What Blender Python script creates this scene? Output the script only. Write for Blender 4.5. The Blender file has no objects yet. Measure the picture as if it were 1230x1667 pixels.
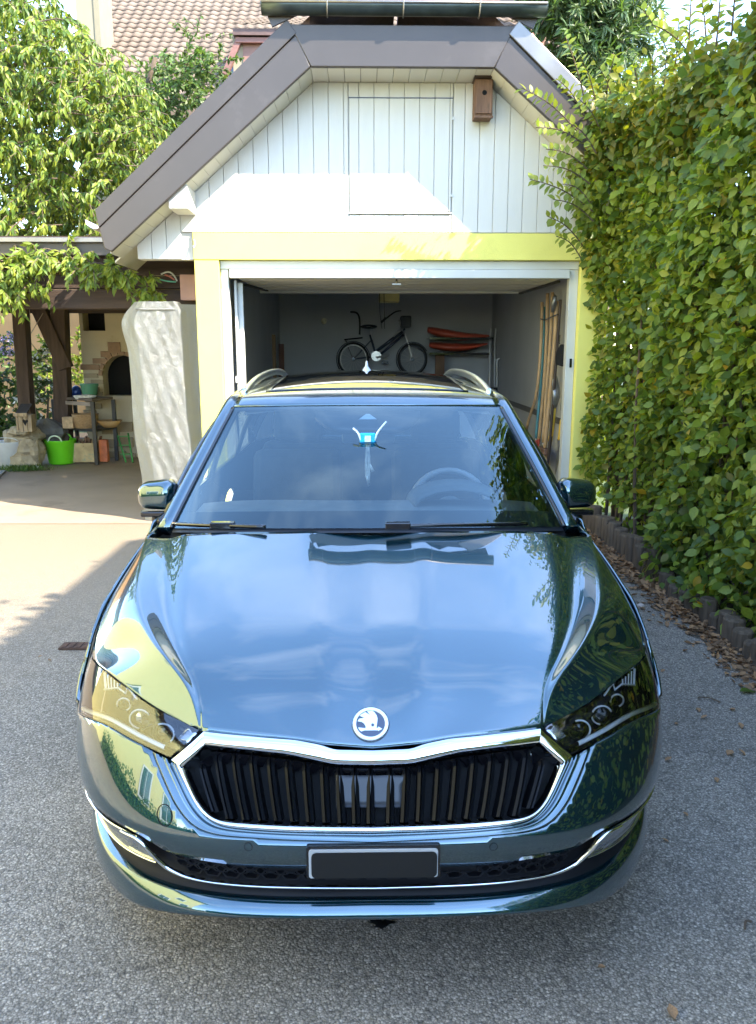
import bpy, bmesh, math, random
import numpy as np
from mathutils import Vector, Matrix
from mathutils.geometry import delaunay_2d_cdt

random.seed(7); RNG = np.random.default_rng(11)
scene = bpy.context.scene
COL = scene.collection

# ------------------------------------------------------------------ camera
FPX, PW, PH = 1300.0, 1230.0, 1667.0            # focal length in photo pixels, photo size
PITCH, YAW = math.radians(11.6), math.radians(1.05)
CAM = np.array([-0.02, -1.72, 1.615])
_cp, _sp, _cy, _sy = math.cos(PITCH), math.sin(PITCH), math.cos(YAW), math.sin(YAW)
FW = np.array([_sy * _cp, _cy * _cp, -_sp]); RT = np.array([_cy, -_sy, 0.0]); UP = np.cross(RT, FW)
cam_data = bpy.data.cameras.new("camera"); cam = bpy.data.objects.new("camera", cam_data)
COL.objects.link(cam); scene.camera = cam
cam_data.sensor_fit = 'HORIZONTAL'; cam_data.sensor_width = 36.0
cam_data.lens = FPX / PW * 36.0
cam_data.clip_start = 0.05; cam_data.clip_end = 2000
_m = Matrix.Identity(4)
for _i in range(3):
    _m[_i][0] = RT[_i]; _m[_i][1] = UP[_i]; _m[_i][2] = -FW[_i]; _m[_i][3] = CAM[_i]
cam.matrix_world = _m

# ------------------------------------------------------------------ sky, sun, exposure
SUN = Vector((0.671, -0.385, 0.713)).normalized()
SUN_EL = math.asin(SUN.z); SUN_AZ = math.atan2(SUN.x, SUN.y)
world = bpy.data.worlds.new("World"); scene.world = world; world.use_nodes = True
nt = world.node_tree; nt.nodes.clear()
sky = nt.nodes.new("ShaderNodeTexSky"); sky.sky_type = 'NISHITA'; sky.sun_disc = False
sky.sun_elevation = SUN_EL; sky.sun_rotation = SUN_AZ
sky.air_density = 1.0; sky.dust_density = 0.25; sky.ozone_density = 1.0; sky.altitude = 900
tc = nt.nodes.new("ShaderNodeTexCoord"); mp = nt.nodes.new("ShaderNodeMapping")
mp.inputs['Scale'].default_value = (1.6, 1.6, 3.2); mp.inputs['Location'].default_value = (1.35, 0.7, 0.4)
nz = nt.nodes.new("ShaderNodeTexNoise"); nz.inputs['Scale'].default_value = 2.2
nz.inputs['Detail'].default_value = 7; nz.inputs['Roughness'].default_value = 0.55; nz.inputs['Distortion'].default_value = 0.3
cr = nt.nodes.new("ShaderNodeValToRGB")
cr.color_ramp.elements[0].position = 0.50; cr.color_ramp.elements[0].color = (0, 0, 0, 1)
cr.color_ramp.elements[1].position = 0.80; cr.color_ramp.elements[1].color = (0.15, 0.15, 0.15, 1)
mx = nt.nodes.new("ShaderNodeMixRGB"); mx.inputs['Color2'].default_value = (7.5, 7.8, 8.2, 1)
bg = nt.nodes.new("ShaderNodeBackground"); bg.inputs['Strength'].default_value = 0.15
wo = nt.nodes.new("ShaderNodeOutputWorld")
L = nt.links.new
L(tc.outputs['Generated'], mp.inputs['Vector']); L(mp.outputs['Vector'], nz.inputs['Vector'])
L(nz.outputs['Fac'], cr.inputs['Fac']); L(cr.outputs['Color'], mx.inputs['Fac'])
L(sky.outputs['Color'], mx.inputs['Color1']); L(mx.outputs['Color'], bg.inputs['Color'])
L(bg.outputs['Background'], wo.inputs['Surface'])

sun_data = bpy.data.lights.new("sun", 'SUN'); sun_data.energy = 2.2; sun_data.angle = math.radians(0.5)
sun_data.color = (1.0, 0.90, 0.74)
sun = bpy.data.objects.new("sun", sun_data); COL.objects.link(sun)
sun.rotation_euler = SUN.to_track_quat('Z', 'Y').to_euler()

scene.view_settings.view_transform = 'Standard'; scene.view_settings.look = 'None'
scene.view_settings.gamma = 1.0; scene.view_settings.use_curve_mapping = False
scene.view_settings.exposure = 3.15
scene.cycles.max_bounces = 8; scene.cycles.transparent_max_bounces = 16
scene.cycles.glossy_bounces = 5; scene.cycles.diffuse_bounces = 4
try: scene.cycles.use_denoising = True
except Exception: pass

# ------------------------------------------------------------------ measuring helpers (photo pixel -> place)
def ray(px, py): return FW + RT * (px - PW / 2) / FPX - UP * (py - PH / 2) / FPX
def atY(px, py, Y): d = ray(px, py); return CAM + d * ((Y - CAM[1]) / d[1])
def atX(px, py, X): d = ray(px, py); return CAM + d * ((X - CAM[0]) / d[0])
def atZ(px, py, Z=0.0): d = ray(px, py); return CAM + d * ((Z - CAM[2]) / d[2])
def proj(p):
    d = np.asarray(p, float) - CAM; z = d @ FW
    return np.array([PW / 2 + FPX * (d @ RT) / z, PH / 2 - FPX * (d @ UP) / z])

# ------------------------------------------------------------------ splines
def nspl(x, y):
    x = np.asarray(x, float); y = np.asarray(y, float)
    if y.ndim == 1: y1 = y[:, None]
    else: y1 = y
    n = len(x); h = np.diff(x)
    if n == 2:
        M = np.zeros_like(y1)
    else:
        A = np.zeros((n, n)); b = np.zeros_like(y1); A[0, 0] = A[-1, -1] = 1
        for i in range(1, n - 1):
            A[i, i - 1] = h[i - 1]; A[i, i] = 2 * (h[i - 1] + h[i]); A[i, i + 1] = h[i]
            b[i] = 6 * ((y1[i + 1] - y1[i]) / h[i] - (y1[i] - y1[i - 1]) / h[i - 1])
        M = np.linalg.solve(A, b)
    def f(t):
        t = np.atleast_1d(np.asarray(t, float)); tt = np.clip(t, x[0], x[-1])
        i = np.clip(np.searchsorted(x, tt) - 1, 0, n - 2)
        hh = h[i][:, None]; a = (x[i + 1] - tt)[:, None]; c = (tt - x[i])[:, None]
        r = M[i] * a**3 / (6 * hh) + M[i + 1] * c**3 / (6 * hh) + (y1[i] / hh - M[i] * hh / 6) * a + (y1[i + 1] / hh - M[i + 1] * hh / 6) * c
        return r if y.ndim > 1 else r[:, 0]
    return f
def curve(pts, n=24):
    p = np.asarray(pts, float)
    if len(p) < 3: return np.linspace(p[0], p[-1], n)
    d = np.r_[0, np.cumsum(np.linalg.norm(np.diff(p, axis=0), axis=1) ** 0.7)]
    return nspl(d, p)(np.linspace(0, d[-1], n))

# ------------------------------------------------------------------ materials
MATS = {}
def _ramp(nt, fac, stops):
    r = nt.nodes.new("ShaderNodeValToRGB"); e = r.color_ramp.elements
    while len(e) < len(stops): e.new(0.5)
    for k, (p, c) in enumerate(stops):
        e[k].position = p; e[k].color = (c[0], c[1], c[2], 1)
    nt.links.new(fac, r.inputs['Fac']); return r.outputs['Color']
def mat(name, color, rough=0.6, metal=0.0, var=0.12, vscale=6.0, bump=0.0, bscale=40.0, coat=0.0, spec=0.5,
        island=None, stretch=None, trans=0.0, wear=None, ior=None, coat_ior=None):
    """procedural principled material: base colour broken up by noise, optional bump, island tint, worn second colour"""
    if name in MATS: return MATS[name]
    m = bpy.data.materials.new(name); m.use_nodes = True; nt = m.node_tree; N = nt.nodes; Lk = nt.links.new
    b = N["Principled BSDF"]
    tc = N.new("ShaderNodeTexCoord"); mp = N.new("ShaderNodeMapping"); Lk(tc.outputs['Object'], mp.inputs['Vector'])
    if stretch: mp.inputs['Scale'].default_value = stretch
    n1 = N.new("ShaderNodeTexNoise"); n1.inputs['Scale'].default_value = vscale; n1.inputs['Detail'].default_value = 6
    Lk(mp.outputs['Vector'], n1.inputs['Vector'])
    lo = [max(0, c * (1 - var * 1.4)) for c in color]; hi = [min(1, c * (1 + var * 1.4)) for c in color]
    colo = _ramp(nt, n1.outputs['Fac'], [(0.25, lo), (0.75, hi)])
    if wear:
        n2 = N.new("ShaderNodeTexNoise"); n2.inputs['Scale'].default_value = wear[1]; n2.inputs['Detail'].default_value = 9
        n2.inputs['Roughness'].default_value = 0.7
        Lk(mp.outputs['Vector'], n2.inputs['Vector'])
        fac = _ramp(nt, n2.outputs['Fac'], [(wear[2], (0, 0, 0)), (wear[2] + 0.12, (1, 1, 1))])
        x = N.new("ShaderNodeMixRGB"); Lk(fac, x.inputs['Fac']); Lk(colo, x.inputs['Color1'])
        x.inputs['Color2'].default_value = (*wear[0], 1); colo = x.outputs['Color']
    if island:
        g = N.new("ShaderNodeNewGeometry")
        ic = _ramp(nt, g.outputs['Random Per Island'], island)
        x = N.new("ShaderNodeMixRGB"); x.blend_type = 'MULTIPLY'; x.inputs['Fac'].default_value = 1
        Lk(colo, x.inputs['Color1']); Lk(ic, x.inputs['Color2']); colo = x.outputs['Color']
    Lk(colo, b.inputs['Base Color'])
    b.inputs['Roughness'].default_value = rough; b.inputs['Metallic'].default_value = metal
    b.inputs['Specular IOR Level'].default_value = spec
    if ior: b.inputs['IOR'].default_value = ior
    if coat:
        b.inputs['Coat Weight'].default_value = coat; b.inputs['Coat Roughness'].default_value = 0.015
        if coat_ior: b.inputs['Coat IOR'].default_value = coat_ior
    if bump:
        n3 = N.new("ShaderNodeTexNoise"); n3.inputs['Scale'].default_value = bscale; n3.inputs['Detail'].default_value = 5
        Lk(mp.outputs['Vector'], n3.inputs['Vector'])
        bp = N.new("ShaderNodeBump"); bp.inputs['Strength'].default_value = bump; bp.inputs['Distance'].default_value = 0.01
        Lk(n3.outputs['Fac'], bp.inputs['Height']); Lk(bp.outputs['Normal'], b.inputs['Normal'])
    if trans:                                    # leaves: light passes through the blade
        t = N.new("ShaderNodeBsdfTranslucent"); Lk(colo, t.inputs['Color'])
        g2 = N.new("ShaderNodeHueSaturation"); g2.inputs['Value'].default_value = 1.5; g2.inputs['Saturation'].default_value = 1.1
        g2.inputs['Hue'].default_value = 0.488
        Lk(colo, g2.inputs['Color']); Lk(g2.outputs['Color'], t.inputs['Color'])
        s = N.new("ShaderNodeMixShader"); s.inputs['Fac'].default_value = trans
        Lk(b.outputs['BSDF'], s.inputs[1]); Lk(t.outputs['BSDF'], s.inputs[2])
        Lk(s.outputs['Shader'], N["Material Output"].inputs['Surface'])
    MATS[name] = m; return m
def glass_mat(name, tint, ior=1.5, rough=0.0, refl=(1, 1, 1)):
    m = bpy.data.materials.new(name); m.use_nodes = True; nt = m.node_tree; N = nt.nodes; N.clear(); Lk = nt.links.new
    o = N.new("ShaderNodeOutputMaterial"); t = N.new("ShaderNodeBsdfTransparent"); t.inputs['Color'].default_value = (*tint, 1)
    g = N.new("ShaderNodeBsdfGlossy"); g.inputs['Roughness'].default_value = rough; g.inputs['Color'].default_value = (*refl, 1)
    f = N.new("ShaderNodeFresnel"); f.inputs['IOR'].default_value = ior
    n = N.new("ShaderNodeTexNoise"); n.inputs['Scale'].default_value = 3.0; bp = N.new("ShaderNodeBump")
    bp.inputs['Strength'].default_value = 0.004; Lk(n.outputs['Fac'], bp.inputs['Height'])
    Lk(bp.outputs['Normal'], g.inputs['Normal'])
    s = N.new("ShaderNodeMixShader"); Lk(f.outputs['Fac'], s.inputs['Fac']); Lk(t.outputs['BSDF'], s.inputs[1]); Lk(g.outputs['BSDF'], s.inputs[2])
    Lk(s.outputs['Shader'], o.inputs['Surface']); MATS[name] = m; return m

# ------------------------------------------------------------------ object helpers
def props(o, label=None, cat=None, group=None, kind=None):
    if label: o['label'] = label
    if cat: o['category'] = cat
    if group: o['group'] = group
    if kind: o['kind'] = kind
    return o
def empty(name, loc, label=None, cat=None, group=None, kind=None):
    o = bpy.data.objects.new(name, None); COL.objects.link(o); o.location = Vector(loc); o.empty_display_size = 0.2
    return props(o, label, cat, group, kind)
def wloc(o):
    v = Vector(o.location)
    while o.parent: o = o.parent; v = v + Vector(o.location)
    return v
def link(o, parent, world_loc):
    COL.objects.link(o)
    if parent is not None:
        o.parent = parent; o.location = Vector(world_loc) - wloc(parent)
    else: o.location = Vector(world_loc)
def npmesh(name, V, F, smooth=False):
    """triangle / quad mesh from numpy arrays"""
    me = bpy.data.meshes.new(name); V = np.asarray(V, np.float32); F = np.asarray(F, np.int32); k = F.shape[1]
    me.vertices.add(len(V)); me.vertices.foreach_set('co', V.ravel())
    me.loops.add(F.size); me.loops.foreach_set('vertex_index', F.ravel())
    me.polygons.add(len(F)); me.polygons.foreach_set('loop_start', np.arange(len(F), dtype=np.int32) * k)
    me.polygons.foreach_set('loop_total', np.full(len(F), k, np.int32))
    if smooth: me.polygons.foreach_set('use_smooth', np.ones(len(F), bool))
    me.update(calc_edges=True); me.validate(); return me
class MB:
    """collects simple shapes into one mesh"""
    def __init__(s): s.v = []; s.f = []
    def add(s, V, F):
        o = len(s.v); s.v += [tuple(map(float, p)) for p in V]; s.f += [tuple(i + o for i in q) for q in F]; return s
    def box(s, a, b, rz=0.0, M=None):
        (x0, y0, z0), (x1, y1, z1) = a, b
        V = [(x0, y0, z0), (x1, y0, z0), (x1, y1, z0), (x0, y1, z0), (x0, y0, z1), (x1, y0, z1), (x1, y1, z1), (x0, y1, z1)]
        if rz:
            cx, cy = (x0 + x1) / 2, (y0 + y1) / 2; c, n = math.cos(rz), math.sin(rz)
            V = [(cx + (x - cx) * c - (y - cy) * n, cy + (x - cx) * n + (y - cy) * c, z) for x, y, z in V]
        if M is not None: V = [tuple(M @ Vector(p)) for p in V]
        return s.add(V, [(0, 3, 2, 1), (4, 5, 6, 7), (0, 1, 5, 4), (1, 2, 6, 5), (2, 3, 7, 6), (3, 0, 4, 7)])
    def bar(s, p, q, w, h, up=(0, 0, 1)):
        p = Vector(p); q = Vector(q); d = (q - p).normalized(); u = Vector(up)
        if abs(d.dot(u)) > 0.97: u = Vector((0, 1, 0))
        x = d.cross(u).normalized() * (w / 2); y = x.cross(d).normalized() * (h / 2)
        V = [p - x - y, p + x - y, p + x + y, p - x + y, q - x - y, q + x - y, q + x + y, q - x + y]
        return s.add(V, [(0, 3, 2, 1), (4, 5, 6, 7), (0, 1, 5, 4), (1, 2, 6, 5), (2, 3, 7, 6), (3, 0, 4, 7)])
    def tube(s, pts, r, n=8, cap=True, flat=1.0):
        P = [Vector(p) for p in pts]; R = r if hasattr(r, '__len__') else [r] * len(P); V = []; F = []
        d0 = (P[1] - P[0]).normalized(); a = Vector((0, 0, 1)) if abs(d0.z) < 0.9 else Vector((1, 0, 0))
        x = d0.cross(a).normalized()
        for i, p in enumerate(P):
            d = (P[min(i + 1, len(P) - 1)] - P[max(i - 1, 0)]).normalized()
            x = (x - d * x.dot(d)).normalized(); y = d.cross(x)
            for k in range(n):
                t = 2 * math.pi * k / n; V.append(p + x * (math.cos(t) * R[i]) + y * (math.sin(t) * R[i] * flat))
        for i in range(len(P) - 1):
            for k in range(n):
                F.append((i * n + k, i * n + (k + 1) % n, (i + 1) * n + (k + 1) % n, (i + 1) * n + k))
        if cap: F += [tuple(range(n))[::-1], tuple(range((len(P) - 1) * n, len(P) * n))]
        return s.add(V, F)
    def prism(s, poly, d, M=None):
        """poly = 3-D points of a planar outline, extruded by the vector d"""
        n = len(poly); A = [Vector(p) for p in poly]; B = [p + Vector(d) for p in A]
        F = [tuple(range(n))[::-1], tuple(range(n, 2 * n))] + [(i, (i + 1) % n, n + (i + 1) % n, n + i) for i in range(n)]
        V = A + B
        if M is not None: V = [M @ p for p in V]
        return s.add(V, F)
    def lathe(s, prof, c, n=20, axis='z', a0=0, a1=2 * math.pi):
        V = []; F = []; c = Vector(c); full = abs(a1 - a0 - 2 * math.pi) < 1e-6; m = n if full else n + 1
        for r, h in prof:
            for k in range(m):
                t = a0 + (a1 - a0) * k / n; u, w = r * math.cos(t), r * math.sin(t)
                V.append(c + (Vector((u, w, h)) if axis == 'z' else Vector((h, u, w)) if axis == 'x' else Vector((u, h, w))))
        for i in range(len(prof) - 1):
            for k in range(n if full else m - 1):
                F.append((i * m + k, i * m + (k + 1) % m, (i + 1) * m + (k + 1) % m, (i + 1) * m + k))
        return s.add(V, F)
    def ball(s, c, r, nu=10, nv=7, noise=0.0, seed=0):
        rr = np.random.default_rng(seed); V = []; F = []; c = Vector(c); r = r if hasattr(r, '__len__') else (r, r, r)
        ph = rr.uniform(0, 6, 6)
        for i in range(nv + 1):
            for k in range(nu):
                t = math.pi * i / nv; p = 2 * math.pi * k / nu
                d = Vector((math.sin(t) * math.cos(p), math.sin(t) * math.sin(p), math.cos(t)))
                q = 1 + noise * (math.sin(3 * d.x + ph[0]) + math.sin(4 * d.y + ph[1]) + math.sin(5 * d.z + ph[2]) + 0.6 * math.sin(7 * d.x + 5 * d.y + ph[3]))
                V.append(c + Vector((d.x * r[0] * q, d.y * r[1] * q, d.z * r[2] * q)))
        for i in range(nv):
            for k in range(nu): F.append((i * nu + k, (i + 1) * nu + k, (i + 1) * nu + (k + 1) % nu, i * nu + (k + 1) % nu))
        return s.add(V, F)
def mk(name, mb, material, parent=None, smooth=False, bevel=0.0, label=None, cat=None, group=None, kind=None, solid=0.0, weld=False):
    if isinstance(mb, MB): V, F = mb.v, mb.f
    else: V, F = mb
    V = np.asarray(V, float); lo, hi = V.min(0), V.max(0); org = np.array([(lo[0] + hi[0]) / 2, (lo[1] + hi[1]) / 2, lo[2]])
    me = bpy.data.meshes.new(name); me.from_pydata((V - org).tolist(), [], [tuple(q) for q in F])
    bm = bmesh.new(); bm.from_mesh(me)
    if weld: bmesh.ops.remove_doubles(bm, verts=bm.verts, dist=1e-5)
    if isinstance(mb, MB): bmesh.ops.recalc_face_normals(bm, faces=bm.faces)
    bm.to_mesh(me); bm.free()
    if smooth: me.polygons.foreach_set('use_smooth', np.ones(len(me.polygons), bool))
    me.materials.append(material); o = bpy.data.objects.new(name, me); link(o, parent, org)
    if bevel:
        b = o.modifiers.new("bevel", 'BEVEL'); b.width = bevel; b.segments = 2; b.limit_method = 'ANGLE'; b.angle_limit = math.radians(40)
        if smooth is False: b.harden_normals = False
    if solid:
        b = o.modifiers.new("solid", 'SOLIDIFY'); b.thickness = solid; b.offset = -1
    return props(o, label, cat, group, kind)
def copy_tree(o, parent=None, loc=None):
    c = o.copy(); COL.objects.link(c)
    if parent is not None: c.parent = parent
    if loc is not None: c.location = loc
    for ch in list(o.children): copy_tree(ch, c)
    return c
def inpoly(poly, P):
    x, y = P[:, 0], P[:, 1]; c = np.zeros(len(P), bool); q = np.roll(poly, 1, axis=0)
    for (x1, y1), (x2, y2) in zip(poly, q):
        if y1 == y2: continue
        c ^= ((y1 > y) != (y2 > y)) & (x < (x2 - x1) * (y - y1) / (y2 - y1) + x1)
    return c
def densify(poly, res, closed=True):
    out = []; P = np.asarray(poly, float); n = len(P)
    for i in range(n if closed else n - 1):
        a, b = P[i], P[(i + 1) % n]; k = max(1, int(math.ceil(np.linalg.norm(b - a) / res)))
        if np.linalg.norm(b - a) < 1e-7: continue
        for j in range(k): out.append(a + (b - a) * j / k)
    if not closed: out.append(P[-1])
    return np.array(out)
def tri_region(poly, holes, res):
    """triangulate an outline with holes, with an even grid of points inside"""
    loops = [densify(poly, res)] + [densify(h, res) for h in holes]
    lo = loops[0].min(0); hi = loops[0].max(0)
    gx, gy = np.meshgrid(np.arange(lo[0], hi[0], res), np.arange(lo[1], hi[1], res)); G = np.c_[gx.ravel(), gy.ravel()]
    keep = inpoly(loops[0], G)
    for h in loops[1:]: keep &= ~inpoly(h, G)
    B = np.vstack(loops); G = G[keep]
    if len(G):
        d = np.full(len(G), 9.0)
        for b in B: d = np.minimum(d, (G[:, 0] - b[0]) ** 2 + (G[:, 1] - b[1]) ** 2)
        G = G[d > (0.45 * res) ** 2]
    pts = np.vstack([B, G]) if len(G) else B
    E = []; o = 0
    for l in loops:
        n = len(l); E += [(o + i, o + (i + 1) % n) for i in range(n)]; o += n
    r = delaunay_2d_cdt([Vector(p) for p in pts], E, [], 0, 1e-6)
    V = np.array([(p.x, p.y) for p in r[0]]); T = np.array([f for f in r[2] if len(f) == 3])
    c = V[T].mean(1); k = inpoly(loops[0], c)
    for h in loops[1:]: k &= ~inpoly(h, c)
    T = T[k]; a = V[T]
    s = (a[:, 1, 0] - a[:, 0, 0]) * (a[:, 2, 1] - a[:, 0, 1]) - (a[:, 1, 1] - a[:, 0, 1]) * (a[:, 2, 0] - a[:, 0, 0])
    T[s < 0] = T[s < 0][:, ::-1]; return V, T
def patch(name, poly, holes, res, fn, material, parent, off=0.0, solid=0.0, **kw):
    V, T = tri_region(poly, holes, res)
    return mk(name, (fn(V, off), T), material, parent, smooth=True, solid=solid, **kw)
def gridmesh(P, closed=False):
    """P[i][j] grid of points -> verts, quads"""
    P = np.asarray(P, float); r, c = P.shape[:2]; V = P.reshape(-1, 3); F = []
    for i in range(r - 1):
        for j in range(c - 1): F.append((i * c + j, i * c + j + 1, (i + 1) * c + j + 1, (i + 1) * c + j))
    return V, F
# ------------------------------------------------------------------ shared materials
PAINT = mat("car_paint", (0.004, 0.060, 0.085), rough=0.24, metal=0.85, var=0.05, vscale=3, coat=1.0, coat_ior=2.2)
CHROME = mat("chrome", (0.78, 0.80, 0.82), rough=0.06, metal=1.0, var=0.02)
SATIN = mat("satin_aluminium", (0.62, 0.64, 0.65), rough=0.28, metal=1.0, var=0.03)
GLOSSBLACK = mat("gloss_black_plastic", (0.006, 0.006, 0.008), rough=0.12, var=0.05, coat=0.6)
BLACKPL = mat("black_plastic", (0.008, 0.008, 0.010), rough=0.6, spec=.25, var=0.2, bump=0.1, bscale=300)
GAP = mat("panel_gap_black", (0.003, 0.003, 0.003), rough=0.9, var=0.1)
RUBBER = mat("rubber", (0.012, 0.012, 0.012), rough=0.8, var=0.2)
FOGPL = mat("fog_lamp_plastic", (0.16, 0.16, 0.17), rough=0.25, var=0.25, vscale=60, coat=0.5)
REFLECTOR = mat("lamp_reflector", (0.70, 0.72, 0.74), rough=0.15, metal=0.9, var=0.1, vscale=40)
LAMPWHITE = mat("lamp_light_guide", (0.90, 0.92, 0.93), rough=0.2, var=0.05, coat=0.5)
PALEGREY = mat("pale_grey_plastic", (0.38, 0.39, 0.40), rough=0.5, var=0.1)
TRIM = mat("interior_trim", (0.12, 0.135, 0.135), rough=0.75, var=0.2, bump=0.2, bscale=200)
FABRIC = mat("seat_fabric", (0.07, 0.075, 0.08), rough=0.9, var=0.2, bump=0.3, bscale=300)
ROOFBLACK = mat("roof_glass_black", (0.010, 0.011, 0.013), rough=0.04, var=0.05, coat=1.0)
WSGLASS = glass_mat("windscreen_glass", (0.82, 0.90, 0.90), ior=1.8, refl=(.74, .95, 1.0))
SIDEGLASS = glass_mat("side_window_glass", (0.18, 0.22, 0.23), ior=1.6)
LENS = glass_mat("lamp_lens", (0.92, 0.94, 0.95), ior=1.9)

# ================================================================== GROUND
def ground_mat(name, c0, c1, scale, tint=(1, 1, 1), rough=0.9, bump=0.6, patch=(0.8, 1.15), warm=None):
    m = bpy.data.materials.new(name); m.use_nodes = True; nt = m.node_tree; N = nt.nodes; Lk = nt.links.new; b = N["Principled BSDF"]
    tc = N.new("ShaderNodeTexCoord"); w = N.new("ShaderNodeTexNoise"); w.inputs['Scale'].default_value = 25; w.inputs['Detail'].default_value = 3
    mixv = N.new("ShaderNodeMixRGB"); mixv.blend_type = 'ADD'; mixv.inputs['Fac'].default_value = 0.012
    Lk(tc.outputs['Object'], w.inputs['Vector']); Lk(tc.outputs['Object'], mixv.inputs['Color1']); Lk(w.outputs['Color'], mixv.inputs['Color2'])
    v = N.new("ShaderNodeTexVoronoi"); v.inputs['Scale'].default_value = scale; v.inputs['Randomness'].default_value = 1.0
    Lk(mixv.outputs['Color'], v.inputs['Vector'])
    v2 = N.new("ShaderNodeTexVoronoi"); v2.inputs['Scale'].default_value = scale * 2.3; Lk(mixv.outputs['Color'], v2.inputs['Vector'])
    sep = N.new("ShaderNodeSeparateColor"); Lk(v.outputs['Color'], sep.inputs['Color'])
    sep2 = N.new("ShaderNodeSeparateColor"); Lk(v2.outputs['Color'], sep2.inputs['Color'])
    a = _ramp(nt, sep.outputs['Red'], [(0.0, [k * .55 for k in c0]), (0.45, c0), (0.85, c1), (1.0, [min(1, k * 1.6) for k in c1])])
    a2 = _ramp(nt, sep2.outputs['Red'], [(0.0, [k * .45 for k in c0]), (0.6, c0), (1.0, [k * 1.3 for k in c1])])
    x0 = N.new("ShaderNodeMixRGB"); x0.inputs['Fac'].default_value = .4; Lk(a, x0.inputs['Color1']); Lk(a2, x0.inputs['Color2'])
    edge = _ramp(nt, v.outputs['Distance'], [(0.25, (1, 1, 1)), (0.75, (.38, .38, .38))])
    x1 = N.new("ShaderNodeMixRGB"); x1.blend_type = 'MULTIPLY'; x1.inputs['Fac'].default_value = .8; Lk(x0.outputs['Color'], x1.inputs['Color1']); Lk(edge, x1.inputs['Color2'])
    n = N.new("ShaderNodeTexNoise"); n.inputs['Scale'].default_value = 0.9; n.inputs['Detail'].default_value = 8; n.inputs['Roughness'].default_value = .62; Lk(tc.outputs['Object'], n.inputs['Vector'])
    big = _ramp(nt, n.outputs['Fac'], [(0.3, [patch[0] * t for t in tint]), (0.7, [patch[1] * t for t in (warm or tint)])])
    x2 = N.new("ShaderNodeMixRGB"); x2.blend_type = 'MULTIPLY'; x2.inputs['Fac'].default_value = 1; Lk(x1.outputs['Color'], x2.inputs['Color1']); Lk(big, x2.inputs['Color2'])
    vc = N.new("ShaderNodeTexVoronoi"); vc.feature = 'DISTANCE_TO_EDGE'; vc.inputs['Scale'].default_value = .8
    nw = N.new("ShaderNodeTexNoise"); nw.inputs['Scale'].default_value = 3; nw.inputs['Detail'].default_value = 6; Lk(tc.outputs['Object'], nw.inputs['Vector'])
    mw = N.new("ShaderNodeMixRGB"); mw.blend_type = 'ADD'; mw.inputs['Fac'].default_value = .35; Lk(tc.outputs['Object'], mw.inputs['Color1']); Lk(nw.outputs['Color'], mw.inputs['Color2']); Lk(mw.outputs['Color'], vc.inputs['Vector'])
    ck = _ramp(nt, vc.outputs['Distance'], [(0.0, (.55, .55, .55)), (0.006, (1, 1, 1))])
    x4 = N.new("ShaderNodeMixRGB"); x4.blend_type = 'MULTIPLY'; x4.inputs['Fac'].default_value = .6; Lk(x2.outputs['Color'], x4.inputs['Color1']); Lk(ck, x4.inputs['Color2']); x2 = x4
    ns = N.new("ShaderNodeTexNoise"); ns.inputs['Scale'].default_value = 4.5; ns.inputs['Detail'].default_value = 9; ns.inputs['Roughness'].default_value = .75; Lk(tc.outputs['Object'], ns.inputs['Vector'])
    st = _ramp(nt, ns.outputs['Fac'], [(0.32, (.62, .60, .58)), (0.46, (1, 1, 1)), (0.62, (1, 1, 1)), (0.74, (1.22, 1.2, 1.14))])
    x5 = N.new("ShaderNodeMixRGB"); x5.blend_type = 'MULTIPLY'; x5.inputs['Fac'].default_value = .8; Lk(x2.outputs['Color'], x5.inputs['Color1']); Lk(st, x5.inputs['Color2']); x2 = x5
    # beige of sunlit ground painted into the surface, growing towards the patio
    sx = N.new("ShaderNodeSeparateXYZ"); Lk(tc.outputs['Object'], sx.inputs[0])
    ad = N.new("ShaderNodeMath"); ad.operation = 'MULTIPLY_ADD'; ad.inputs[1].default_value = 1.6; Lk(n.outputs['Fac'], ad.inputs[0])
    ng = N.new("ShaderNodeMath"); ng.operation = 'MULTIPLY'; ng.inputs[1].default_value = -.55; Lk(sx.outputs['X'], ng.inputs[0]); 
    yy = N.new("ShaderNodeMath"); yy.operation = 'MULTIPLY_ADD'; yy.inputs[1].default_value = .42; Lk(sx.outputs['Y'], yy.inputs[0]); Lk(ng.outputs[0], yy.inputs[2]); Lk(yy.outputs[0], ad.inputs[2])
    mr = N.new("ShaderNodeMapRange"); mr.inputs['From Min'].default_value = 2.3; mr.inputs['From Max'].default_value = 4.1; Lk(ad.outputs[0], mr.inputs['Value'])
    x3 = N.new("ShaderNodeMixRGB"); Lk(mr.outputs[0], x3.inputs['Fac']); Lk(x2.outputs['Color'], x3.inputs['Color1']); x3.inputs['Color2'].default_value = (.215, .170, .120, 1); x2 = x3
    Lk(x2.outputs['Color'], b.inputs['Base Color']); b.inputs['Roughness'].default_value = rough
    h = N.new("ShaderNodeMath"); h.operation = 'SUBTRACT'; h.inputs[0].default_value = 1; Lk(v.outputs['Distance'], h.inputs[1])
    h2 = N.new("ShaderNodeMath"); h2.operation = 'MULTIPLY_ADD'; h2.inputs[1].default_value = .7; Lk(sep.outputs['Green'], h2.inputs[0]); Lk(h.outputs[0], h2.inputs[2])
    bp = N.new("ShaderNodeBump"); bp.inputs['Strength'].default_value = bump; bp.inputs['Distance'].default_value = .004
    Lk(h2.outputs[0], bp.inputs['Height']); Lk(bp.outputs['Normal'], b.inputs['Normal']); MATS[name] = m; return m
ASPHALT = ground_mat("asphalt", (.265, .238, .203), (.43, .39, .34), 150, tint=(1.0, .98, .94), warm=(1.05, 1, .92))
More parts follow.
